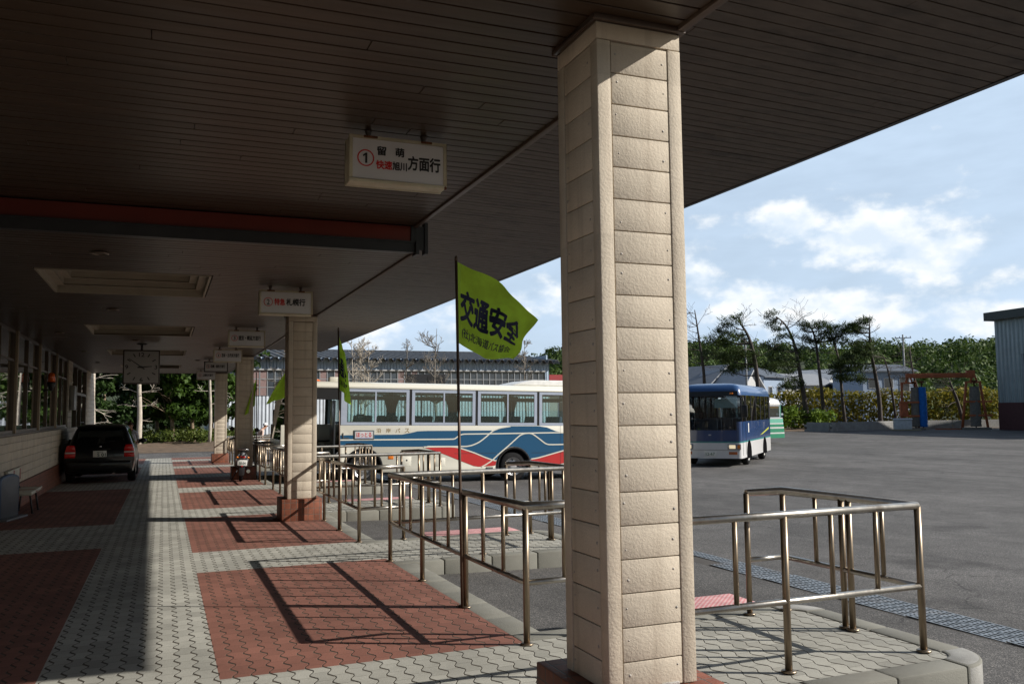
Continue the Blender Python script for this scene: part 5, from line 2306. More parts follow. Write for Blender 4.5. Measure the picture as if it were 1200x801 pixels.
def face_bits(root, c, k, hairm, tilt=0.0, hair=True):
    """c: head centre; face looks along +y"""
    for s in (-1, 1):
        mb = MB()
        mb.ell((c[0] + s * .030 * k, c[1] + .082 * k, c[2] + .012 * k), (.012 * k, .008 * k, .008 * k), 8, 6)
        mb.build('eye', mat('eye_dark', (.03, .02, .015), .3), root)
        mb = MB()
        mb.ell((c[0] + s * .076 * k, c[1] - .005 * k, c[2]), (.014 * k, .026 * k, .036 * k), 8, 6)
        mb.build('ear', SKIN_M, root)
    mb = MB()
    mb.ell((c[0], c[1] + .096 * k, c[2] - .018 * k), (.014 * k, .022 * k, .026 * k), 8, 6)
    mb.build('nose', SKIN_M, root)
    mb = MB()
    mb.ell((c[0], c[1] + .084 * k, c[2] - .056 * k), (.026 * k, .008 * k, .007 * k), 8, 6)
    mb.build('mouth', mat('lip', (.32, .11, .09), .5), root)
    if hair:
        mb = MB()
        rows = []
        for i in range(8):
            t = R(0 + 100 * i / 7)
            row = []
            for j in range(18):
                a = 2 * math.pi * j / 18
                fr = max(0.0, math.sin(a))
                tt = t * (1 - .42 * fr)
                row.append((c[0] + .086 * k * math.sin(tt) * math.cos(a), c[1] - .008 * k + .102 * k * math.sin(tt) * math.sin(a), c[2] + .015 * k + .098 * k * math.cos(tt)))
            rows.append(row)
        mb.grid(rows, 0, True, True)
        mb.build('hair', hairm, root)


def people():
    SH = mat('pale_pink_shirt', (.66, .48, .40), .8, var=.05)
    TR = mat('grey_trousers', (.09, .09, .10), .8)
    J, k = walker_joints(1.66, .22, .30, .22)
    p = at(301, 512, 37.5)
    r = person('person', (p.x, p.y, -.53), R(-72), 'person in a white cap and pale pink shirt looking down behind the railings', J, [TR, SH, SKIN_M, SHOE], None, None)
    c = Vector((0, .105 + .22 * 1.35, 1.615)) * k
    g = mat('grey_hair', (.25, .24, .23), .8)
    face_bits(r, c, k, g)
    mb = MB()
    W_ = mat('white_cap', (.80, .80, .80), .8, var=.03)
    rows = []
    for i in range(7):
        t = R(92 * i / 6)
        rows.append([(c.x + .098 * math.sin(t) * math.cos(a), c.y - .005 + .116 * math.sin(t) * math.sin(a), c.z + .028 + .105 * math.cos(t)) for a in [2 * math.pi * j / 20 for j in range(20)]])
    mb.grid(rows, 0, True, True)
    rows = []
    for d in (0.0, .04, .08, .105):
        rows.append([(c.x + (.088 - d * .25) * math.sin(b) * 1.0, c.y + .07 + d + .035 * math.cos(b), c.z + .026 - d * .42) for b in [R(-85 + 170 * j / 10) for j in range(11)]])
    rows += [[(q[0], q[1], q[2] - .008) for q in rw] for rw in reversed(rows)]
    mb.grid(rows)
    mb.build('cap', W_, r)
    SH2 = mat('white_shirt', (.66, .68, .74), .8, var=.05)
    J, k = walker_joints(1.60, .06, .05, .18)
    r = person('person', (-.93, 30.9, walk_z(31)), R(155), 'person with brown hair and a white shirt standing beyond the black car', J, [TR, SH2, SKIN_M, SHOE], None, None)
    c = Vector((0, .105 + .06 * 1.35, 1.615)) * k
    face_bits(r, c, k, mat('brown_hair', (.09, .035, .015), .7))


people()
# ------------------------------------------------------------------ background: warehouse, houses, workshop
CORR = None


def corrugated(name, col, pitch=.2, rough=.45, metal=.3, axis='x', var=.1):
    m = bpy.data.materials.new(name)
    m.use_nodes = True
    w = NT(m.node_tree)
    tc = w.n('ShaderNodeTexCoord')
    x, y, z = w.xyz(tc.outputs['Object'])
    s = {'x': x, 'y': y}[axis]
    wv = w.m('PINGPONG', w.m('DIVIDE', s, pitch), .5)
    h = w.ramp(wv, .12, .36)
    n = w.ramp(w.noise(tc.outputs['Object'], .7, 5.0, .6), .3, .7, 1 - var, 1 + var)
    mp = w.n('ShaderNodeMapping', ins={0: tc.outputs['Object'], 3: (3, 3, .12)})
    stn = w.ramp(w.noise(mp.outputs[0], 1.5, 4.0), .5, .8, 1.0, .72)
    f = w.m('MULTIPLY', n, stn)
    cc = w.mix(1.0, c4(col), w.comb(f, f, f), 'MULTIPLY')
    b = w.n('ShaderNodeBsdfPrincipled', ins={'Base Color': cc, 'Roughness': rough, 'Metallic': metal})
    bp = w.n('ShaderNodeBump', ins={'Strength': 1.0, 'Distance': pitch * .25, 'Height': h})
    w.link(bp.outputs[0], b.inputs['Normal'])
    o = w.n('ShaderNodeOutputMaterial')
    w.link(b.outputs[0], o.inputs[0])
    return m


def warehouse():
    Y = 80.0
    x0, x1 = 3.9, 36.4
    zb = -.6
    r = empty('warehouse', (x0, Y, zb), label='long grey warehouse with scalloped dark roof and a band of windows behind the coach', cat='warehouse')
    L = x1 - x0
    BL = corrugated('blue_grey_sheet', (.40, .50, .62), .30, .5, .15)
    SV = corrugated('silver_sheet', (.60, .66, .74), .32, .5, .05)
    RF = mat('warehouse_roof', (.055, .055, .060), .6, var=.2, scale=.6)
    E_ = 6.98
    mb = MB()
    mb.box(0, L, 0, .2, 3.75, 0.0)
    mb.v = []
    mb.f = []
    mb.mi = []
    mb.sm = []
    mb.box(0, L, 0, .2, 0, 3.70)
    mb.box(0, L, .2, .3, 3.7, 3.8)
    o = mb.build('lower_wall', SV, r)
    mb = MB()
    mb.box(0, L, -.05, .2, 6.16, E_ + .25)
    mb.box(L - .45, L, -.04, .2, 3.7, 6.158)
    mb.box(L - .2, L, .2, 15, 0, E_ + .8)
    mb.box(0, .2, .2, 15, 0, E_ + .8)
    mb.box(0, L, 15, 15.2, 0, 8)
    mb.build('upper_wall', BL, r)
    mb = MB()
    mb.box(0, L - .46, -.12, .1, 6.04, 6.155)
    mb.build('ledge', mat('ledge_pale', (.5, .5, .5), .6), r)
    # windows: each bay of glazing with its bars; a few panes boarded pinkish
    rng = random.Random(8)
    PK = mat('board_pink', (.30, .205, .195), .8)
    n = 16
    GL = mat('old_pane', (.06, .075, .095), .12, coat=.4, var=.4, scale=1.0)
    BAR = mat('window_bar', (.34, .36, .38), .6)
    bw = (L - .5) / n
    for i in range(n):
        a = .02 + i * bw
        mb = MB()
        mb.box(a + .02, a + bw - .02, .05, .09, 3.74, 6.03)
        g = mb.build('window', GL, r)
        mb = MB()
        for j in range(4):
            x = a + bw * j / 3
            mb.box(max(a, x - .035), min(a + bw, x + .035), .0, .06, 3.72, 6.035)
        for z in (4.5, 5.25):
            mb.box(a, a + bw, .01, .05, z - .03, z + .03)
        mb.build('bars', BAR, g)
        if rng.random() < .42:
            j = rng.randrange(3)
            mb = MB()
            mb.box(a + bw * j / 3 + .05, a + bw * (j + 1) / 3 - .05, .03, .049, 3.76, 6.0)
            mb.build('board', PK, g)
    mb = MB()
    mb.box(17.6, 21.4, -.04, .03, 3.72, 5.75)
    mb.build('shutter_frame', DARKST, r)
    mb = MB()
    mb.box(19.6, 21.2, -.06, -.045, 3.8, 5.55)
    mb.build('open_shutter', BLACK, r)
    # folded-plate roof
    mb = MB()
    p = .75
    k = int(L / p) + 2
    top, bot = [], []
    for i in range(k * 4 + 1):
        x = -.4 + i * p / 4
        t = i % 4
        z = {0: 0.0, 1: 0.0, 2: .34, 3: .34}[t]
        x2 = x + {0: .06, 1: -.06, 2: -.10, 3: .10}[t] * .5
        top.append((x2, -.75, E_ - .10 + z))
        bot.append((x2, 15.5, E_ + 1.75 + z))
    mb.grid([top, bot], 0, False)
    mb.grid([[(q[0], q[1], q[2] - .06) for q in top], [(q[0], q[1], q[2] - .06) for q in bot]], 0, False)
    mb.grid([top, [(q[0], q[1], q[2] - .06) for q in top]], 0, False)
    mb.build('roof', RF, r, fix=False)
    mb = MB()
    mb.box(-.3, L + .2, 15.3, 15.7, E_ + 1.7, E_ + 2.12)
    mb.build('ridge', RF, r)


warehouse()


def red_roof():
    c = at(655, 480, 112)
    r = empty('red_roofed_shed', (c.x + 3, c.y, -.6), label='low pale shed with a dull red roof right of the long warehouse', cat='shed')
    mb = MB()
    mb.box(-6, 8, 0, 7, 0, 4.4)
    mb.build('wall', mat('shed_pale', (.45, .43, .40), .8), r)
    mb = MB()
    mb.prism([(-.7, 4.3), (3.5, 6.9), (7.7, 4.3), (7.7, 4.15), (-.7, 4.15)], -6.4, 8.4, 'x')
    o = mb.build('roof', mat('red_sheet', (.26, .035, .03), .5, var=.15), r)
    mb = MB()
    mb.box(-1.5, .6, -.05, .0, 2.6, 3.6)
    mb.build('window', mat('pane_red', (.35, .05, .04), .4), r)


red_roof()


def house(px, py, D, w, d, eave, ridge, wall, roofm, label, along=True, yaw=0.0, wins=((.2, .5),), zb=-.6):
    c = at(px, py, D)
    r = empty('house', (c.x, c.y, zb), R(yaw), label, 'house', 'houses behind the hedge')
    mb = MB()
    mb.box(-w / 2, w / 2, 0, d, 0, eave)
    if not along:
        mb.prism([(-w / 2, eave), (w / 2, eave), (0, ridge)], .0, d, 'y')
    mb.build('wall', wall, r)
    mb = MB()
    o = .45
    if along:
        mb.prism([(-o, eave - .15), (d / 2, ridge), (d + o, eave - .15), (d + o, eave - .0), (d / 2, ridge + .18), (-o, eave - .0)], -w / 2 - o, w / 2 + o, 'x')
    else:
        mb.prism([(-w / 2 - o, eave - .2), (0, ridge + .02), (w / 2 + o, eave - .2), (w / 2 + o, eave), (0, ridge + .22), (-w / 2 - o, eave)], -o, d + o, 'y')
    mb.build('roof', roofm, r)
    for (fx, fz, ww, hh) in wins:
        mb = MB()
        x = -w / 2 + fx * w
        mb.box(x - ww / 2, x + ww / 2, -.06, -.005, fz, fz + hh)
        f = mb.build('window', mat('house_frame', (.55, .55, .55), .6), r)
        mb = MB()
        mb.box(x - ww / 2 + .08, x + ww / 2 - .08, -.075, -.062, fz + .08, fz + hh - .08)
        mb.build('pane', mat('house_pane', (.05, .06, .075), .15, coat=.4), f)
    return r


GW = mat('house_grey_wall', (.36, .38, .42), .8)
PW = mat('house_pale_wall', (.56, .56, .56), .8)
BW = mat('house_blue_wall', (.30, .38, .50), .8)
BG = mat('house_beige_wall', (.42, .38, .33), .8)
GR_ = mat('house_grey_roof', (.24, .255, .28), .6, var=.12, scale=2)
GR2 = mat('house_slate_roof', (.085, .10, .125), .6, var=.12, scale=2)
LB = mat('house_light_roof', (.48, .50, .53), .5, var=.1, scale=2)
house(822, 470, 118, 8.5, 7, 4.9, 6.6, BG, LB, 'beige house left of the blue bus roof behind the pines', True, 5, ((.3, 2.6, 1.2, 1.2), (.7, 2.6, 1.2, 1.2)))
house(852, 470, 112, 6.5, 8, 5.2, 7.6, GW, GR_, 'grey gabled house above the blue bus', False, 14, ((.45, 3.2, 1.4, 1.1),))
house(882, 470, 108, 4.6, 7, 4.3, 6.9, PW, LB, 'house with a pale grey gabled roof behind the bent pine', False, 20, ((.6, 2.5, 1.4, 1.2),))
house(908, 470, 116, 5.5, 7, 6.3, 7.5, BW, GR2, 'bluish house between two bent pine trunks', True, 22, ((.3, 3.6, 1.0, 1.4), (.7, 3.6, 1.0, 1.4)))
house(946, 470, 120, 9.5, 7, 5.3, 6.8, PW, GR_, 'wide pale house with a grey roof behind the middle pines', True, 4, ((.2, 2.8, 1.5, 1.2), (.5, 2.8, 1.5, 1.2), (.8, 2.8, 1.5, 1.2)))
house(985, 470, 128, 6.5, 7, 6.0, 7.6, PW, LB, 'taller house with a light roof behind the slim pine', False, 18, ((.3, 4.2, 1.2, 1.3), (.7, 4.2, 1.2, 1.3)))
house(1042, 470, 108, 7.0, 7, 6.6, 7.4, BW, GR2, 'blue grey two storey house left of the orange bus washer', True, -12, ((.2, 4.4, 1.3, 1.3), (.5, 4.4, 1.3, 1.3), (.82, 4.0, 1.4, 1.8)))
house(1022, 470, 114, 7, 7, 3.8, 5.2, GW, GR2, 'low dark roofed annex beside the blue grey house', True, 10, ((.5, 1.6, 1.2, 1.0),))
house(1062, 470, 110, 6, 6, 3.9, 4.8, PW, LB, 'small white shed right of the blue grey house', True, 5, ((.5, 1.6, 1.2, 1.0),))


def pole(px, D, h, label, arms=True):
    c = at(px, 480, D)
    r = empty('utility_pole', (c.x, c.y, -.6), R(-40), label, 'pole', 'utility poles')
    mb = MB()
    mb.tube([(0, 0, 0), (0, 0, h)], [.16, .10], 10)
    mb.build('shaft', mat('pole_concrete', (.30, .31, .32), .8), r)
    if arms:
        mb = MB()
        mb.box(-1.0, 1.0, -.05, .05, h - .5, h - .4)
        for x in (-.9, -.4, .4, .9):
            mb.lathe([(.05, h - .4), (.06, h - .3), (.03, h - .22)], (x, 0, 0), n=8)
        mb.build('crossarm', mat('arm_grey', (.25, .26, .27), .6), r)


pole(876, 104, 10.6, 'tall concrete pole just left of the bent pine above the blue bus', False)
pole(855, 110, 6.9, 'short pole in front of the grey gabled house', False)
pole(1062, 112, 11.5, 'utility pole with a crossarm before the wooded hill', True)


def workshop():
    # big shed whose left front corner stands at the right edge of the view
    c = at(1172, 503, 73)
    ang = math.atan2(c.y, c.x)
    d1 = Vector((math.cos(R(-24)), math.sin(R(-24)), 0))          # front runs off to the right
    r = empty('workshop', (c.x, c.y, -.53), R(-97), 'tall grey sheet metal workshop with an open vehicle door at the right edge', 'workshop')
    GS = corrugated('workshop_sheet', (.30, .37, .40), .42, .5, .25)
    L, Dp, H = 22.0, 16.0, 9.75
    mb = MB()
    # front wall with a door opening from x=2.2 to 8
    mb.box(0, 2.6, 0, .2, 2.3, H)
    mb.box(2.602, 9.0, 0, .2, 6.3, H)
    mb.box(9.002, L, 0, .2, 0, H)
    mb.box(0, .2, .2, Dp, 0, H)
    mb.box(L - .2, L, .2, Dp, 0, H)
    mb.box(0, L, Dp, Dp + .2, 0, H)
    mb.build('wall', GS, r)
    mb = MB()
    mb.box(-.03, 2.57, -.04, .24, 0, 2.296)
    mb.build('base_panel', mat('maroon_base', (.085, .028, .03), .7, var=.15), r)
    mb = MB()
    mb.box(-.5, L + .5, -.5, Dp + .6, H, H + .22)
    mb.box(-.55, L + .5, -.56, -.5, H - .45, H + .26)
    mb.box(-.56, -.5, -.55, Dp + .6, H - .45, H + .26)
    mb.build('roof', mat('workshop_roof', (.030, .045, .045), .5), r)
    mb = MB()
    mb.box(2.62, 2.8, .0, 1.5, 0, 6.28)
    mb.box(2.62, 9.0, .2, .45, 5.6, 6.28)
    mb.build('door_jamb', mat('jamb_grey', (.25, .29, .32), .6), r)
    mb = MB()
    for k in range(9):
        mb.box(2.85, 9.0, 1.2, 1.26, .35 + k * .62, .41 + k * .62)
    for k in range(7):
        mb.box(2.85 + k, 2.9 + k, 1.27, 1.31, 0, 5.6)
    mb.build('rear_glazing_bars', BLACK, r)
    mb = MB()
    mb.box(.3, L - .3, 9, 9.2, 0, 9)
    mb.box(.3, L - .3, .3, 9, -.02, .015)
    mb.build('inside', mat('workshop_inside', (.06, .075, .08), .9), r)
    mb = MB()
    mb.lathe([(.42, .02), (.44, .3), (.42, .6), (.44, .9), (.0, .9)], (4.2, .7, 0), n=20)
    o = mb.build('drum', mat('drum_teal', (.03, .30, .28), .5), None)
    o.matrix_world = r.matrix_basis @ Matrix.Identity(4)
    tag(o, 'teal drum standing inside the workshop door', 'drum')


workshop()


def bus_washer():
    a, b = at(1067, 502, 76), at(1143, 502, 75)
    r = empty('bus_washer', ((a.x + b.x) / 2, (a.y + b.y) / 2, -.53), label='rusty orange drive through bus washer with one blue upright brush', cat='washer')
    d = Vector((b.x - a.x, b.y - a.y, 0))
    r.rotation_euler = (0, 0, math.atan2(d.y, d.x))
    S = d.length / 2
    OR = mat('washer_orange', (.48, .13, .05), .7, var=.3, scale=3, dirt=.5, dirtcol=(.10, .035, .018))
    mb = MB()
    mb.box(-S - .2, S + .1, -.15, .15, 4.55, 4.95)
    mb.box(S - .5, S + .15, -.2, .2, 4.5, 5.15)
    mb.build('cross_beam', OR, r, bevel=.02)
    BR = mat('brush_grey', (.20, .18, .155), .95, var=.3, scale=8, bump=.6, bscale=40)
    BLU = mat('brush_blue', (.015, .16, .55), .8, var=.2, scale=5, bump=.6, bscale=30)
    for s, x in ((-1, -S), (1, S)):
        mb = MB()
        for o_ in (-1.0, 1.0):
            mb.tube([(x + o_ * (1.05 if s > 0 else .7), 0, 0), (x + o_ * .55, 0, 4.1)], .11, 6)
        mb.box(x - .65, x + .65, -.1, .1, 4.05, 4.2)
        mb.tube([(x - .2, 0, 4.1), (x, 0, 4.9)], .10, 6)
        mb.tube([(x + .35, 0, 4.1), (x + .1, 0, 4.9)], .08, 6)
        mb.box(x - .9, x + 1.3 if s > 0 else x + .7, -.5, -.4, 2.35, 2.5)
        mb.box(x - .6, x + 1.3 if s > 0 else x + .7, -.5, -.4, 1.15, 1.3)
        if s > 0:
            mb.tube([(x + .55, -.45, 2.4), (x + .75, -.45, 1.25)], .08, 6)
        else:
            mb.box(x - .8, x - .2, -.35, .2, 1.2, 2.4)
        mb.build('tower_frame', OR, r)
        mb = MB()
        mb.box(x - 1.1, x + 1.1, -.7, .7, 0, .18)
        mb.build('footing', mat('washer_footing', (.22, .20, .17), .9), r)
        for (bx, m_, rr) in ((((x + .05), BR, .42),) if s > 0 else (((x + .45), BR, .34), ((x + 1.05), BLU, .36))):
            mb = MB()
            prof = []
            for i in range(26):
                z = .25 + 3.5 * i / 25
                prof.append((rr * (1 + .05 * math.sin(i * 2.3)) * (.92 + .08 * (i < 22)), z))
            mb.lathe(prof, (bx, -.1, 0), n=18)
            mb.build('brush', m_, r)
            mb = MB()
            mb.lathe([(.06, .1), (.06, 4.1), (.2, 4.12), (.2, 4.3)], (bx, -.1, 0), n=10)
            mb.build('brush_shaft', RUST, r)
    mb = MB()
    mb.box(-S + 2.0, S - 1.2, -.2, -.05, 0, .10)
    mb.build('rail', OR, r)


bus_washer()


def white_box():
    c = at(1058, 504, 74)
    r = empty('control_box', (c.x, c.y, -.53), R(-40), 'white equipment box standing left of the orange bus washer', 'box')
    mb = MB()
    mb.box(-.7, .7, -.45, .45, .12, .95)
    mb.build('cabinet', mat('cabinet_white', (.60, .61, .62), .6), r, bevel=.02)
    mb = MB()
    mb.prism([(-.55, .952), (.55, .952), (.45, 1.05), (-.45, 1.05)], -.75, .75, 'x')
    mb.build('lid', mat('lid_white', (.68, .68, .68), .6), r, bevel=.01)
    mb = MB()
    mb.box(-.9, 1.4, -.6, .6, 0, .118)
    mb.build('base', mat('base_timber', (.34, .28, .19), .9), r)


white_box()


# ------------------------------------------------------------------ block wall, hedge, banks
def block_wall():
    pts = [at(972, 505, 74), at(1050, 503, 78), at(1115, 501, 79), at(1190, 500.5, 80)]
    pts = [Vector((p.x, p.y, -.55)) for p in pts]
    back = pts[0] + Vector((-.9, 2.0, 0))
    path = [back] + pts
    r = MB()
    for a, b in zip(path[:-1], path[1:]):
        d = b - a
        L = d.length
        d.normalize()
        n = Vector((-d.y, d.x, 0)) * .12
        m = max(1, round(L / .41))
        for row in range(4):
            z0, z1 = row * .2, row * .2 + .19
            for k in range(m):
                s = (k + (.5 if row % 2 else 0)) / m
                e = min(1, s + (1 / m) * .97)
                if s >= 1:
                    continue
                p, q = a + d * (L * s), a + d * (L * e)
                base = len(r.v)
                for c_ in (p - n, q - n, q + n, p + n):
                    r.v.append((c_.x, c_.y, -.55 + z0))
                for c_ in (p - n, q - n, q + n, p + n):
                    r.v.append((c_.x, c_.y, -.55 + z1))
                for f in ((3, 2, 1, 0), (4, 5, 6, 7), (0, 1, 5, 4), (1, 2, 6, 5), (2, 3, 7, 6), (3, 0, 4, 7)):
                    r.f.append(tuple(base + i for i in f))
                    r.mi.append(0)
                    r.sm.append(False)
    o = r.build('block_wall', mat('grey_block', (.36, .355, .34), .9, var=.2, scale=1.5, dirt=.5, dirtcol=(.12, .115, .10)), None)
    tag(o, 'low grey concrete block wall along the foot of the hedge', 'wall')


block_wall()


def hedge():
    rng = random.Random(11)
    H1 = leaf_mat('hedge_leaf', (.085, .105, .015), (.36, .29, .035), .8)
    mb = MB()
    a, b = at(872, 480, 84), at(1180, 480, 84)
    d = Vector((b.x - a.x, b.y - a.y, 0))
    L = d.length
    d.normalize()
    n = Vector((-d.y, d.x, 0))
    k = 0
    s = 0
    while s < L:
        c = Vector((a.x, a.y, 0)) + d * s
        h = 3.75 + .5 * mnoise.noise(Vector((s * .21, 0, 4))) + .25 * mnoise.noise(Vector((s * .9, 3, 0)))
        for j in range(4):
            z = h * (j + .5) / 4 - .6
            cc = c + n * rng.uniform(-.5, .5)
            leaves(mb, (cc.x, cc.y, z), (1.2, 1.2, h / 6.2), 120, .17, rng, 0, .6)
        s += 1.0
    o = mb.build('hedge', H1, None, fix=False)
    tag(o, 'long tall yellow green hedge behind the block wall and the pine trunks', 'hedge')
    H2 = leaf_mat('shrub_leaf', (.05, .11, .010), (.20, .29, .03), .9)
    for (px, D, hh, w_, lab) in ((893, 78, 2.7, 3.4, 'bright green shrub just right of the green bus'), (925, 79, 2.5, 3.2, 'bright green shrub left of the block wall end'), (958, 80, 1.9, 2.6, 'low bright green shrub between the pine trunks at the wall end')):
        c = at(px, 490, D)
        mb = MB()
        for i in range(14):
            leaves(mb, (c.x + rng.uniform(-1, 1) * w_ * .5, c.y + rng.uniform(-.7, .7), -.55 + hh * rng.uniform(.2, .75)), (.9, .9, .65), 130, .15, rng, 0, .55)
        o = mb.build('shrub', H2, None, fix=False)
        tag(o, lab, 'shrub', 'bright shrubs at the edge of the lot')


hedge()


def banks():
    # strip of litter and soil at the lot's far edge, and before the wood beyond the walk
    lit = mat('leaf_litter', (.14, .095, .06), .95, var=.4, scale=3.0, bump=.8, bscale=14, dirt=.7, dirtcol=(.06, .05, .03))
    mb = MB()
    rows = []
    for i in range(24):
        y = 51.5 + i * 1.1
        rows.append([(x, y, -.53 + .012 + min(1, (y - 51.5) / 6) * (.22 + .22 * mnoise.noise(Vector((x * .4, y * .4, 1))))) for x in [-40 + j * 1.2 for j in range(43)]])
    mb.grid(rows)
    structure(mb.build('wood_floor', lit, fix=False))
    a, b = at(862, 503, 76), at(1185, 503, 80)
    mb = MB()
    rows = []
    d = Vector((b.x - a.x, b.y - a.y, 0))
    nn = Vector((-d.y, d.x, 0)).normalized()
    for i in range(8):
        off = -1.0 + i * 1.6
        rows.append([tuple(Vector((a.x, a.y, 0)) + d * (j / 50) + nn * off + Vector((0, 0, -.53 + .012 + min(1, i / 2) * (.10 + .1 * mnoise.noise(Vector((j * .7, i, 2))))))) for j in range(51)])
    mb.grid(rows)
    structure(mb.build('verge_soil', lit, fix=False))
    dry = mat('dry_grass', (.23, .17, .08), .95, var=.35, scale=2.0, bump=.6, bscale=12)
    mb = MB()
    rows = []
    for i in range(8):
        y = 70.5 + i * 1.4
        rows.append([(x, y, -.53 + .012 + min(1, i / 3) * (.16 + .2 * mnoise.noise(Vector((x * .5, y * .5, 7))))) for x in [8.6 + j * 1.0 for j in range(40)]])
    mb.grid(rows)
    structure(mb.build('grass_strip', dry, fix=False))


banks()

# ------------------------------------------------------------------ trees
BARK_P = mat('pine_bark', (.085, .070, .062), .9, var=.3, scale=6, bump=.7, bscale=20)
BARK_G = mat('grey_bark', (.24, .21, .175), .9, var=.3, scale=5, bump=.6, bscale=20)
BARK_W = mat('pale_bark', (.46, .41, .34), .85, var=.25, scale=4, bump=.5, bscale=16)
PINE_L = leaf_mat('pine_needle', (.034, .062, .022), (.11, .15, .048), .9, .2)


def limb(mb, p, d, ln, r, rng, depth, mi=0, wob=.25, up=.1, n=5, out=None, split=(2, 3)):
    path, rad = [Vector(p)], [r]
    d = Vector(d).normalized()
    for i in range(n):
        d = (d + Vector((rng.gauss(0, wob), rng.gauss(0, wob), rng.gauss(up, wob * .6))) * .5).normalized()
        path.append(path[-1] + d * (ln / n))
        rad.append(max(.011, r * (1 - .72 * (i + 1) / n)))
    mb.tube(path, rad, 5 if r > .03 else 4, mi, cap=False)
    if out is not None:
        out.append((path[-1], ln))
    if depth > 0:
        for i in range(rng.randint(*split)):
            k = rng.randint(1, n - 1)
            a = rng.uniform(0, 6.28)
            nd = (d + Vector((math.cos(a), math.sin(a), rng.uniform(-.3, .6))) * .95).normalized()
            limb(mb, path[k], nd, ln * rng.uniform(.45, .72), rad[k] * .62, rng, depth - 1, mi, wob, up, n, out, split)


def bent_pine(pts, D, label, clumps, dead=8, r0=.20, seed=1, green=True):
    """pts: bearings of the trunk, foot first; the foliage clumps are [(px,py,rx,rz,dz)]"""
    rng = random.Random(seed)
    P = [at(x, y, D + .25 * i * math.sin(seed + i)) for i, (x, y) in enumerate(pts)]
    base = Vector((P[0].x, P[0].y, -.56))
    P[0] = base
    r = empty('pine_tree' if green else 'dead_pine', base, label=label, cat='tree', group='wind bent pines along the hedge')
    loc = [p - base for p in P]
    # refine
    path = []
    for i in range(len(loc) - 1):
        for t in (0, .34, .67):
            p0, p1, p2, p3 = loc[max(0, i - 1)], loc[i], loc[i + 1], loc[min(len(loc) - 1, i + 2)]
            path.append(.5 * ((2 * p1) + (p2 - p0) * t + (2 * p0 - 5 * p1 + 4 * p2 - p3) * t * t + (3 * p1 - p0 - 3 * p2 + p3) * t ** 3))
    path.append(loc[-1])
    n = len(path)
    mb = MB()
    mb.tube(path, [r0 * (1 - .85 * i / (n - 1)) + .012 for i in range(n)], 8)
    mb.build('trunk', BARK_P, r, fix=False)
    mb = MB()
    left = Vector(BASIS[0][:1] + BASIS[1][:1] + (0,)) * -1
    left.normalize()
    for i in range(dead):
        k = rng.randint(n // 3, n - 2)
        dirn = (left * rng.uniform(-.4, 1.0) + Vector((rng.uniform(-.4, .4), rng.uniform(-.4, .4), rng.uniform(-.1, .35)))).normalized()
        limb(mb, path[k], dirn, rng.uniform(1.0, 2.8), r0 * .28 * (1 - .5 * k / n), rng, 2, 0, .28, .05)
    cr = MB()
    for (px, py, rx, rz) in clumps:
        c = at(px, py, D + rng.uniform(-.8, .8)) - base
        q = min(path, key=lambda v: (v - c).length + abs(v.z - c.z + .5))
        midp = (q + c) * .5 + Vector((0, 0, -.15))
        mb.tube([q, midp, c], [.07, .05, .02], 5, cap=False)
        m_ = max(1, int(rx / .35))
        for j in range(m_ * 3):
            cc = c + Vector((rng.uniform(-1, 1) * rx, rng.uniform(-1, 1) * rx * .8, rng.uniform(-.8, .9) * rz))
            for _ in range(85):
                a = rng.uniform(0, 6.28)
                up = rng.uniform(-.1, 1)
                dv = Vector((math.cos(a), math.sin(a), up)).normalized()
                p0 = cc + Vector((rng.gauss(0, .27), rng.gauss(0, .27), rng.gauss(0, .15)))
                s = dv.cross(Vector((0, 0, 1)))
                if s.length < .01:
                    continue
                s = s.normalized() * .036
                l_ = rng.uniform(.20, .46)
                cr.quad((p0 - s, p0 + s, p0 + dv * l_ + s * .4, p0 + dv * l_ - s * .4))
    mb.build('branches', BARK_P, r, fix=False)
    if clumps:
        cr.build('crown', PINE_L, r, fix=False)


bent_pine([(827, 500), (825, 440), (821, 410), (817, 382), (814, 363)], 80, 'leafless dead pine leaning left beside the large column', [], 18, .17, 2, False)
bent_pine([(893, 500), (887, 440), (882, 410), (876, 392), (868, 379), (866, 372)], 78, 'bent pine with ragged tufts on its left rising above the blue bus',
          [(862, 371, .55, .3), (855, 379, .75, .35), (848, 390, .8, .35), (843, 398, 1.3, .5), (852, 401, 1.2, .5), (868, 397, 1.0, .5), (860, 415, 1.8, .7), (845, 420, 1.5, .6), (868, 425, 1.3, .6), (857, 436, 1.2, .4)], 9, .22, 3)
bent_pine([(947, 501), (943, 470), (938, 440), (933, 412), (928, 395), (920, 380), (910, 371)], 80, 'tallest bent pine with a small dark tuft at its left tip',
          [(901, 370, .62, .4), (907, 379, .5, .3), (912, 384, .4, .3), (918, 397, .9, .4), (922, 415, 1.5, .9), (914, 425, 1.5, 1.1), (920, 440, 1.7, 1.2), (926, 452, 1.2, .7), (905, 408, 1.0, .4)], 10, .24, 4)
bent_pine([(967, 499), (963, 460), (959, 425), (956, 400), (951, 385), (945, 378)], 81, 'thin bent pine second from the tallest one, with tufts to both sides',
          [(940, 386, .6, .5), (947, 381, .3, .2), (961, 383, .7, .35), (968, 388, .9, .4), (962, 394, .9, .4), (976, 396, .9, .5), (943, 394, .5, .4), (950, 405, 1.1, .5)], 10, .18, 5)
bent_pine([(991, 499), (987, 465), (984, 430), (980, 410), (974, 392), (968, 386)], 81.5, 'slim pine with a fine drooping bare top behind the block wall',
          [(980, 400, .8, .4), (975, 430, 1.0, .7), (982, 440, 1.0, .5), (990, 418, .8, .4)], 14, .16, 6)
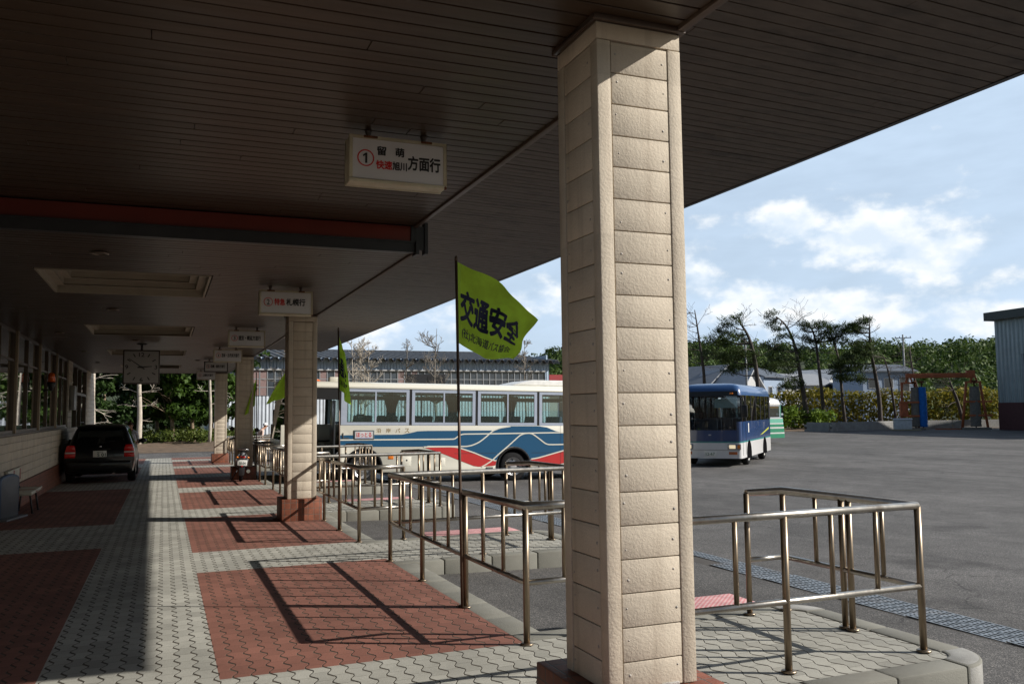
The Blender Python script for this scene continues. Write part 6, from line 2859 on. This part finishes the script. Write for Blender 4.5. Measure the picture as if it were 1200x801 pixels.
bent_pine([(1032, 497), (1030, 465), (1025, 435), (1020, 408), (1019, 390), (1019, 378)], 80.5, 'bent pine with a flat dark crown swept left, tallest before the hill',
          [(1012, 377, .7, .3), (1004, 381, 1.0, .4), (998, 386, 1.1, .5), (992, 386, .8, .35), (1008, 388, .8, .4), (1012, 408, 1.2, .8), (1003, 412, 1.2, .8), (998, 424, 1.5, 1.0), (1004, 440, 1.4, 1.0), (996, 438, 1.2, .8)], 9, .22, 7)
bent_pine([(1051, 495), (1047, 470), (1043, 445), (1038, 425), (1034, 415)], 82, 'short dead pine with bare crooked limbs left of the white box', [], 16, .13, 8, False)
bent_pine([(1086, 498), (1080, 470), (1072, 445), (1068, 425), (1066, 405)], 83, 'dead crooked pine standing behind the left washer tower', [], 14, .16, 9, False)
bent_pine([(1130, 496), (1122, 470), (1115, 452), (1111, 440)], 82, 'leaning dead trunk between the two washer towers', [(1104, 448, .5, .2)], 8, .18, 10, False)


def bare_tree(px, D, top, label, seed, spread=1.0, bark=None, fork=0):
    rng = random.Random(seed)
    c = at(px, 480, D)
    t = at(px, top, D)
    base = Vector((c.x, c.y, -.58))
    H = t.z - base.z
    r = empty('bare_tree', base, label=label, cat='tree', group='leafless trees before the warehouse')
    stems = 1 + fork
    mb = MB()
    br = MB()
    for s in range(stems):
        lean = (s - (stems - 1) / 2) * .22
        path, rad = [], []
        n = 9
        for i in range(n + 1):
            k = i / n
            path.append(Vector((lean * H * .5 * k + .10 * H * .1 * math.sin(k * 5 + seed + s), .1 * math.sin(k * 4 + s), H * k * (1 - .06 * s))))
            rad.append(.115 * (1 - k * .86) * (H / 9))
        mb.tube(path, rad, 7, cap=False)
        for i in range(int(17 * spread)):
            k = rng.uniform(.28, .97)
            j = min(n - 1, int(k * n))
            p = path[j].lerp(path[j + 1], k * n - j)
            a = rng.uniform(0, 6.28)
            d = Vector((math.cos(a), math.sin(a), rng.uniform(.25, .9)))
            limb(br, p, d, H * rng.uniform(.12, .26) * (1.2 - .6 * k) * spread, max(.045, rad[j] * .55), rng, 3, 0, .30, .12, 4, None, (2, 4))
    mb.build('trunk', bark or BARK_G, r, fix=False)
    br.build('branches', bark or BARK_G, r, fix=False)


bare_tree(511, 70, 384, 'leafless tree with the widest fan of twigs above the coach', 21, 1.15)
bare_tree(476, 71, 398, 'leafless tree just left of the widest bare tree', 22, .8)
bare_tree(426, 69, 396, 'leafless forked tree right of the limp flag', 23, .9, BARK_W, 1)
bare_tree(412, 67, 392, 'pale leafless tree close behind the limp flag', 24, .7, BARK_W)
bare_tree(341, 70, 405, 'leafless tree with long drooping limbs behind the second column', 25, 1.2, BARK_G)
bare_tree(616, 72, 398, 'leafless tree at the right end of the warehouse', 26, .75, BARK_G)


WOOD_L = [leaf_mat('wood_leaf', (.016, .040, .006), (.07, .13, .016), .7, .35), leaf_mat('wood_leaf_dark', (.010, .026, .006), (.040, .080, .014), .7, .3)]


def wood_tree(x, y, H, label, seed, cr, low, lean=0.0, leafm=0, n=46, twigs=6, bark=None):
    rng = random.Random(seed)
    r = empty('broadleaf_tree', (x, y, -.45), label=label, cat='tree', group='trees of the small wood beyond the walk')
    mb = MB()
    path = [Vector((lean * H * k + .12 * math.sin(k * 6 + seed), 0, H * .85 * k)) for k in [i / 8 for i in range(9)]]
    mb.tube(path, [.15 * (1 - .8 * i / 8) for i in range(9)], 8, cap=False)
    mb.build('trunk', bark or mat('wood_bark', (.20, .15, .10), .9, var=.3, scale=5), r, fix=False)
    br = MB()
    for i in range(twigs):
        k = rng.uniform(.25, .9)
        j = min(7, int(k * 8))
        a = rng.uniform(0, 6.28)
        limb(br, path[j], (math.cos(a), math.sin(a), .35), H * rng.uniform(.18, .32), .05, rng, 1, 0, .25, .1)
    br.build('branches', MATS.get('wood_bark') if bark is None else bark, r, fix=False)
    c = MB()
    for i in range(n):
        a = rng.uniform(0, 6.28)
        q = rng.random() ** .5
        z = low + (H - low) * rng.random()
        k = 1 - abs((z - low) / (H - low) - .45) * .9
        leaves(c, (lean * H * .6 + cr * k * q * math.cos(a), cr * k * q * math.sin(a) * .8, z), (rng.uniform(.6, 1.2), rng.uniform(.6, 1.2), rng.uniform(.4, .7)), 130, .19, rng, 0, .35)
    c.build('crown', WOOD_L[leafm], r, fix=False)


# small wood closing the walk
for i, (px, D, H, cr, low, lean, lm, lab) in enumerate((
        (120, 66, 10.5, 3.6, 1.6, 0, 1, 'dark bushy tree at the left of the wood, beside the station wall end'),
        (152, 70, 12, 3.8, 1.5, 0, 1, 'tall dark tree behind the hanging clock'),
        (182, 61, 9.5, 2.9, 2.2, .03, 1, 'tree with a slanting trunk right of the hanging clock'),
        (203, 58, 8.5, 3.2, 2.0, 0, 0, 'bright leafed tree with a straight slim trunk in the wood'),
        (228, 60, 9.5, 3.3, 1.9, -.02, 0, 'sunlit broadleaf tree left of the farthest column'),
        (250, 68, 11, 3.4, 1.6, 0, 1, 'dark tree rising behind the farthest column'),
        (196, 76, 12.5, 4.2, 1.0, 0, 1, 'deep shaded tree at the back of the wood'),
        (140, 80, 13, 4.4, .8, 0, 1, 'back row tree left of the clock in deep shade'),
        (232, 80, 12.5, 4.4, .8, 0, 1, 'back row tree right of the sunlit broadleaf tree'),
        (275, 79, 11, 3.0, 1.6, 0, 0, 'small tree showing between the last two columns'))):
    c = at(px, 480, D)
    wood_tree(c.x, c.y, H, lab, 100 + i, cr, low, lean, lm, 90 if D < 75 else 130)


def snag(px, D, top, label, seed, r0=.17):
    rng = random.Random(seed)
    c = at(px, 480, D)
    H = at(px, top, D).z + .45
    r = empty('pale_dead_tree', (c.x, c.y, -.45), label=label, cat='tree', group='pale dead trunks before the wood')
    mb = MB()
    path = [Vector((.05 * math.sin(k * 5), 0, H * k)) for k in [i / 6 for i in range(7)]]
    mb.tube(path, [r0 * (1 - .35 * i / 6) for i in range(7)], 9)
    mb.build('trunk', BARK_W, r, fix=False)
    br = MB()
    for i in range(7):
        k = rng.uniform(.45, .98)
        a = rng.choice((0.0, 3.14)) + rng.uniform(-.7, .7)
        limb(br, path[min(6, int(k * 6))], (math.cos(a), math.sin(a) * .5, rng.uniform(-.15, .3)), rng.uniform(.7, 1.6), .028, rng, 2, 0, .35, -.03, 4, None, (1, 2))
    br.build('branches', BARK_W, r, fix=False)


snag(163, 53, 428, 'pale dead trunk standing under the hanging clock', 31)
snag(108, 47, 428, 'pale dead trunk right beside the end of the station wall', 32, .15)
snag(246, 56, 426, 'pale dead tree with long bare limbs left of the farthest column', 33, .11)


def undergrowth():
    rng = random.Random(77)
    lm = leaf_mat('weed_leaf', (.030, .060, .010), (.14, .17, .030), 1.0, .35)
    mb = MB()
    for i in range(170):
        px = rng.uniform(105, 300)
        c = at(px, 490, rng.uniform(56, 66))
        leaves(mb, (c.x, c.y, -.15 + rng.uniform(0, .5)), (.6, .5, .45), 46, .11, rng, 0, .3)
    o = mb.build('undergrowth', lm, None, fix=False)
    tag(o, 'weedy undergrowth along the foot of the small wood', 'undergrowth', kind='stuff')


undergrowth()


def hill():
    """wooded hills far behind: terrain plus one mass of crowns"""
    rng = random.Random(5)
    def hz(x, y):
        # ridge roughly across the view
        az = math.degrees(math.atan2(x, y))
        d = math.hypot(x, y)
        k = max(0.0, min(1.0, (d - 165) / 150))
        prof = 0
        def g(a0, s, h):
            return h * math.exp(-((az - a0) / s) ** 2)
        prof = 19.0 + g(27.5, 3.2, 8) + g(49, 5, -2.5) + g(35, 4, 1.5) + g(58, 6, 5) - g(41, 3, 1.5) - g(18, 6, 12) - g(8, 8, 10)
        return -.7 + prof * (k * k * (3 - 2 * k))
    mb = MB()
    rows = []
    for i in range(26):
        d = 150 + i * 12
        rows.append([(d * math.sin(R(a)), d * math.cos(R(a)), hz(d * math.sin(R(a)), d * math.cos(R(a)))) for a in [-30 + j * 2.0 for j in range(61)]])
    mb.grid(rows)
    structure(mb.build('hills', mat('hill_ground', (.03, .045, .015), .95), fix=False))
    F = leaf_mat('hill_leaf', (.035, .075, .014), (.13, .185, .045), .12, .25)
    mb = MB()
    for i in range(900):
        a = rng.uniform(8, 66)
        d = 165 + 175 * rng.random() ** .8
        x, y = d * math.sin(R(a)), d * math.cos(R(a))
        z = hz(x, y)
        s = rng.uniform(2.2, 4.0)
        hh = s * rng.uniform(.8, 1.2)
        leaves(mb, (x, y, z + hh * .75), (s, s, hh), 210, .52, rng, 0, .80)
    o = mb.build('hill_wood', F, None, fix=False)
    tag(o, 'dense green wood covering the hills on the skyline', 'woods', kind='stuff')


hill()
